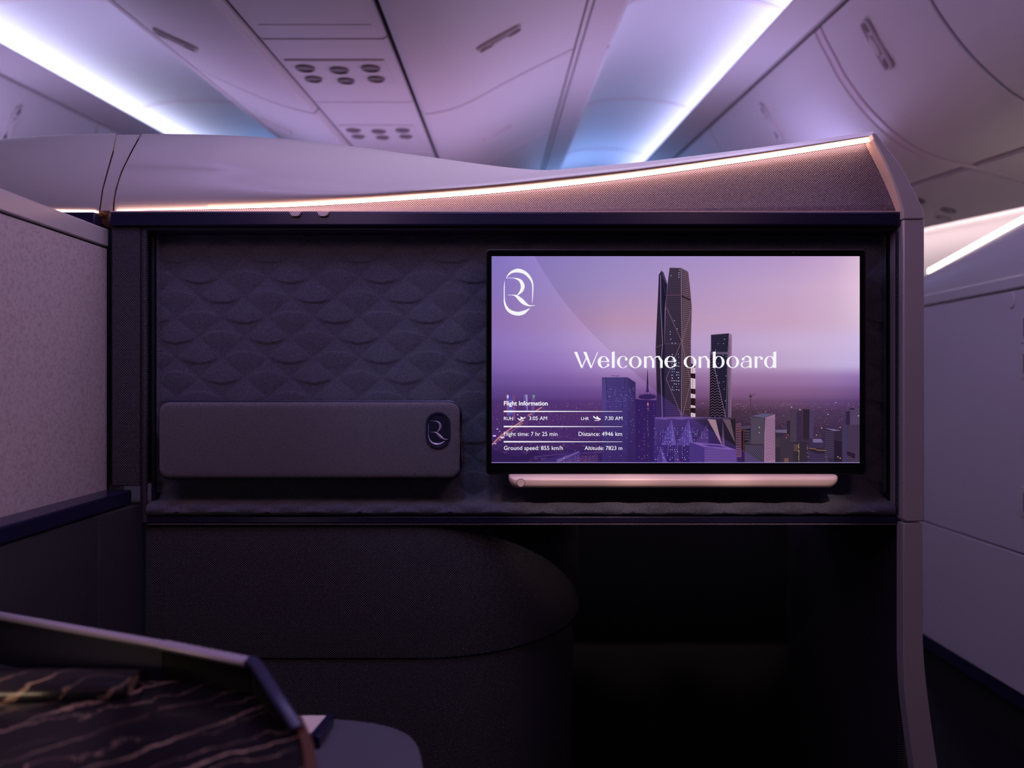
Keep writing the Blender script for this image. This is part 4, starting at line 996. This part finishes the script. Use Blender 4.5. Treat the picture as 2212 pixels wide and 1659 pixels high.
# ------------------------------------------------------------------ suite across the aisle (right)
XA=1.50
ac=thing('aisle_suite','lilac suite shell across the aisle at right, with its own light strip','suite wall',(XA+.2,2.5,0))
obj('side_wall',box(XA,XA+.05,1.2,3.02,ZC-.499,ZC+.279),'side_panel',ac,bevel=.003)
obj('kick_panel',box(XA+.001,XA+.05,2.02,3.02,ZC-.915,ZC-.503),'side_panel',ac,bevel=.004)
obj('end_panel',box(XA-.004,XA+.05,1.2,2.0,ZC-.98,ZC-.503),'side_panel',ac,bevel=.01)
obj('kick_strip',box(XA+.004,XA+.05,1.2,3.0,ZC-.96,ZC-.917),'navy',ac)
obj('base',box(XA+.03,XA+.3,1.25,2.98,0,ZC-.95),'black_matte',ac)
obj('rail',box(XA-.004,XA+.055,1.2,3.03,ZC+.284,ZC+.322),'shell',ac,bevel=.005)
rows=[]
for i in range(25):
    Y=1.6+i*(3.0-1.6)/24; zt_=.417+ (2.97-Y)*.143+.0*(2.97-Y)**2
    rows.append([(XA+.002,Y,ZC+.323),(XA+.004,Y,ZC+.36),(XA+.018,Y,ZC+.323+(zt_-.323)*.7),(XA+.05,Y,ZC+zt_-.006),(XA+.056,Y,ZC+zt_-.012),(XA+.07,Y,ZC+.34)])
obj('curved_top',grid(rows),'shell',ac,ang=50)
rows=[]
for i in range(25):
    Y=1.6+i*(2.97-1.6)/24; zt_=.417+(2.97-Y)*.143; w=.012+.004*(2.97-Y)
    rows.append([(XA+.050,Y,ZC+zt_-.006),(XA+.050,Y,ZC+zt_+w),(XA+.060,Y,ZC+zt_+w),(XA+.060,Y,ZC+zt_-.006)])
v,f=grid(rows,True); f+=[(0,1,2,3),tuple(range(len(v)-4,len(v)))[::-1]]
obj('light_strip',(v,f),'strip_glow_far',ac)
obj('door_catch',prism([(XA-.004,2.39+.017*math.cos(a),ZC+.252+.026*math.sin(a)) for a in [2*math.pi*k/20 for k in range(20)]],(.012,0,0)),'shell',ac,bevel=.003)
for zc_ in (.165,.06,-.345):
    fr=obj('socket_plate',box(XA-.003,XA+.002,2.22,2.345,ZC+zc_-.045,ZC+zc_+.045),'shell',ac,bevel=.002)
    obj('socket_slot',box(XA-.0045,XA+.001,2.23,2.330,ZC+zc_-.028,ZC+zc_+.028),'cup_dark',fr)
# ------------------------------------------------------------------ lights
def area(name,loc,target,size,energy,col,sizey=None):
    l=bpy.data.lights.new(name,'AREA'); l.energy=energy; l.color=col; l.size=size; l.shape='RECTANGLE'; l.size_y=sizey or size
    o=bpy.data.objects.new(name,l); COL.objects.link(o); o.location=loc; d=Vector(target)-Vector(loc); o.rotation_euler=d.to_track_quat('-Z','Y').to_euler(); return o
area('cabin_fill_light',(-.30,.98,1.93),(-.15,1.5,.95),1.1,3.0,(.54,.44,1.0),.3)  # added unseen lilac fill, set steep so the niche top stays dark
area('top_fill_light',(.22,1.62,2.02),(.20,1.66,1.0),1.0,3.8,(.80,.68,1.0),.22)  # added unseen fill brightening the pale curved top
area('suite_fill_light',(-.55,.45,1.75),(-.35,1.54,.80),.30,1.1,(1.0,.58,.70))  # added pink fill for the suite wall, not an actual fitting
area('partition_warm_fill',(.60,.35,1.92),(-.78,1.15,.90),.30,2.1,(1.0,.52,.58))  # added warm fill aimed at the partition, no lamp stands here
area('aisle_fill_light',(.3,3.4,1.5),(.3,3.5,2.3),1.6,4.6,(1.0,.46,.72),1.5)  # added up-light tinting bin undersides, hidden behind the suite wall
area('aisle_fill_light',(-1.3,3.5,1.5),(-1.2,3.6,2.3),1.6,4.5,(.78,.48,.95),1.5)  # second added up-light, for the left bins
area('vault_fill_light',(.85,3.6,1.75),(.45,3.6,2.6),.5,11,(.52,.48,1.0),2.4)  # added hidden up-light brightening the right vault
area('vault_fill_light',(-1.7,3.6,1.75),(-1.30,3.6,2.6),.5,8,(.60,.52,1.0),2.4)  # same added up-light for the left vault
area('aisle_fill_light',(1.0,1.5,2.15),(1.42,2.1,.6),.9,3.6,(.60,.38,1.0),.6)  # added fill for the suite shell across the aisle
area('forward_blue_light',(.6,6.6,2.45),(.75,6.4,3.0),.6,8,(.20,.42,1.0),1.4)
area('forward_blue_light',(-1.8,6.6,2.45),(-1.8,6.4,3.0),.6,6,(.20,.42,1.0),1.4)
area('marble_fill_lamp',(-.60,.83,ZC-.305),(-.60,.90,ZM),.14,.07,(1.0,.74,.48),.012)  # added floating lamp that warms the marble roll, facing away from camera
def spot(name,loc,target,energy,col,ang,blend=1.0,rad=.04):
    l=bpy.data.lights.new(name,'SPOT'); l.energy=energy; l.color=col; l.spot_size=math.radians(ang); l.spot_blend=blend; l.shadow_soft_size=rad
    o=bpy.data.objects.new(name,l); COL.objects.link(o); o.location=loc; d=Vector(target)-Vector(loc); o.rotation_euler=d.to_track_quat('-Z','Y').to_euler(); return o
for x_ in (.13,.32,.51): spot('bar_fill_spot',(.32,.10,1.82),(x_,1.50,.925),42,(1.0,.72,.68),11,.9,.02)  # added narrow spots brightening the rose gold bar and ledge
spot('quilt_fill_spot',(-.12,.62,1.95),(-.14,1.58,1.02),7.5,(.60,.62,1.0),27)  # added spot making the brighter patch on the quilted lining
w=bpy.data.worlds.new('World'); scene.world=w; w.use_nodes=True; bg=w.node_tree.nodes['Background']; bg.inputs[0].default_value=(.42,.32,.62,1); bg.inputs[1].default_value=.032
# ------------------------------------------------------------------ camera
cam=bpy.data.cameras.new('Camera'); co=bpy.data.objects.new('Camera',cam); COL.objects.link(co); scene.camera=co
co.location=(0,0,ZC); co.rotation_euler=(math.radians(90),0,0); cam.sensor_width=36; cam.lens=F/2212*36; cam.clip_start=.05
cam.dof.use_dof=True; cam.dof.focus_distance=D0-.02; cam.dof.aperture_fstop=2.4
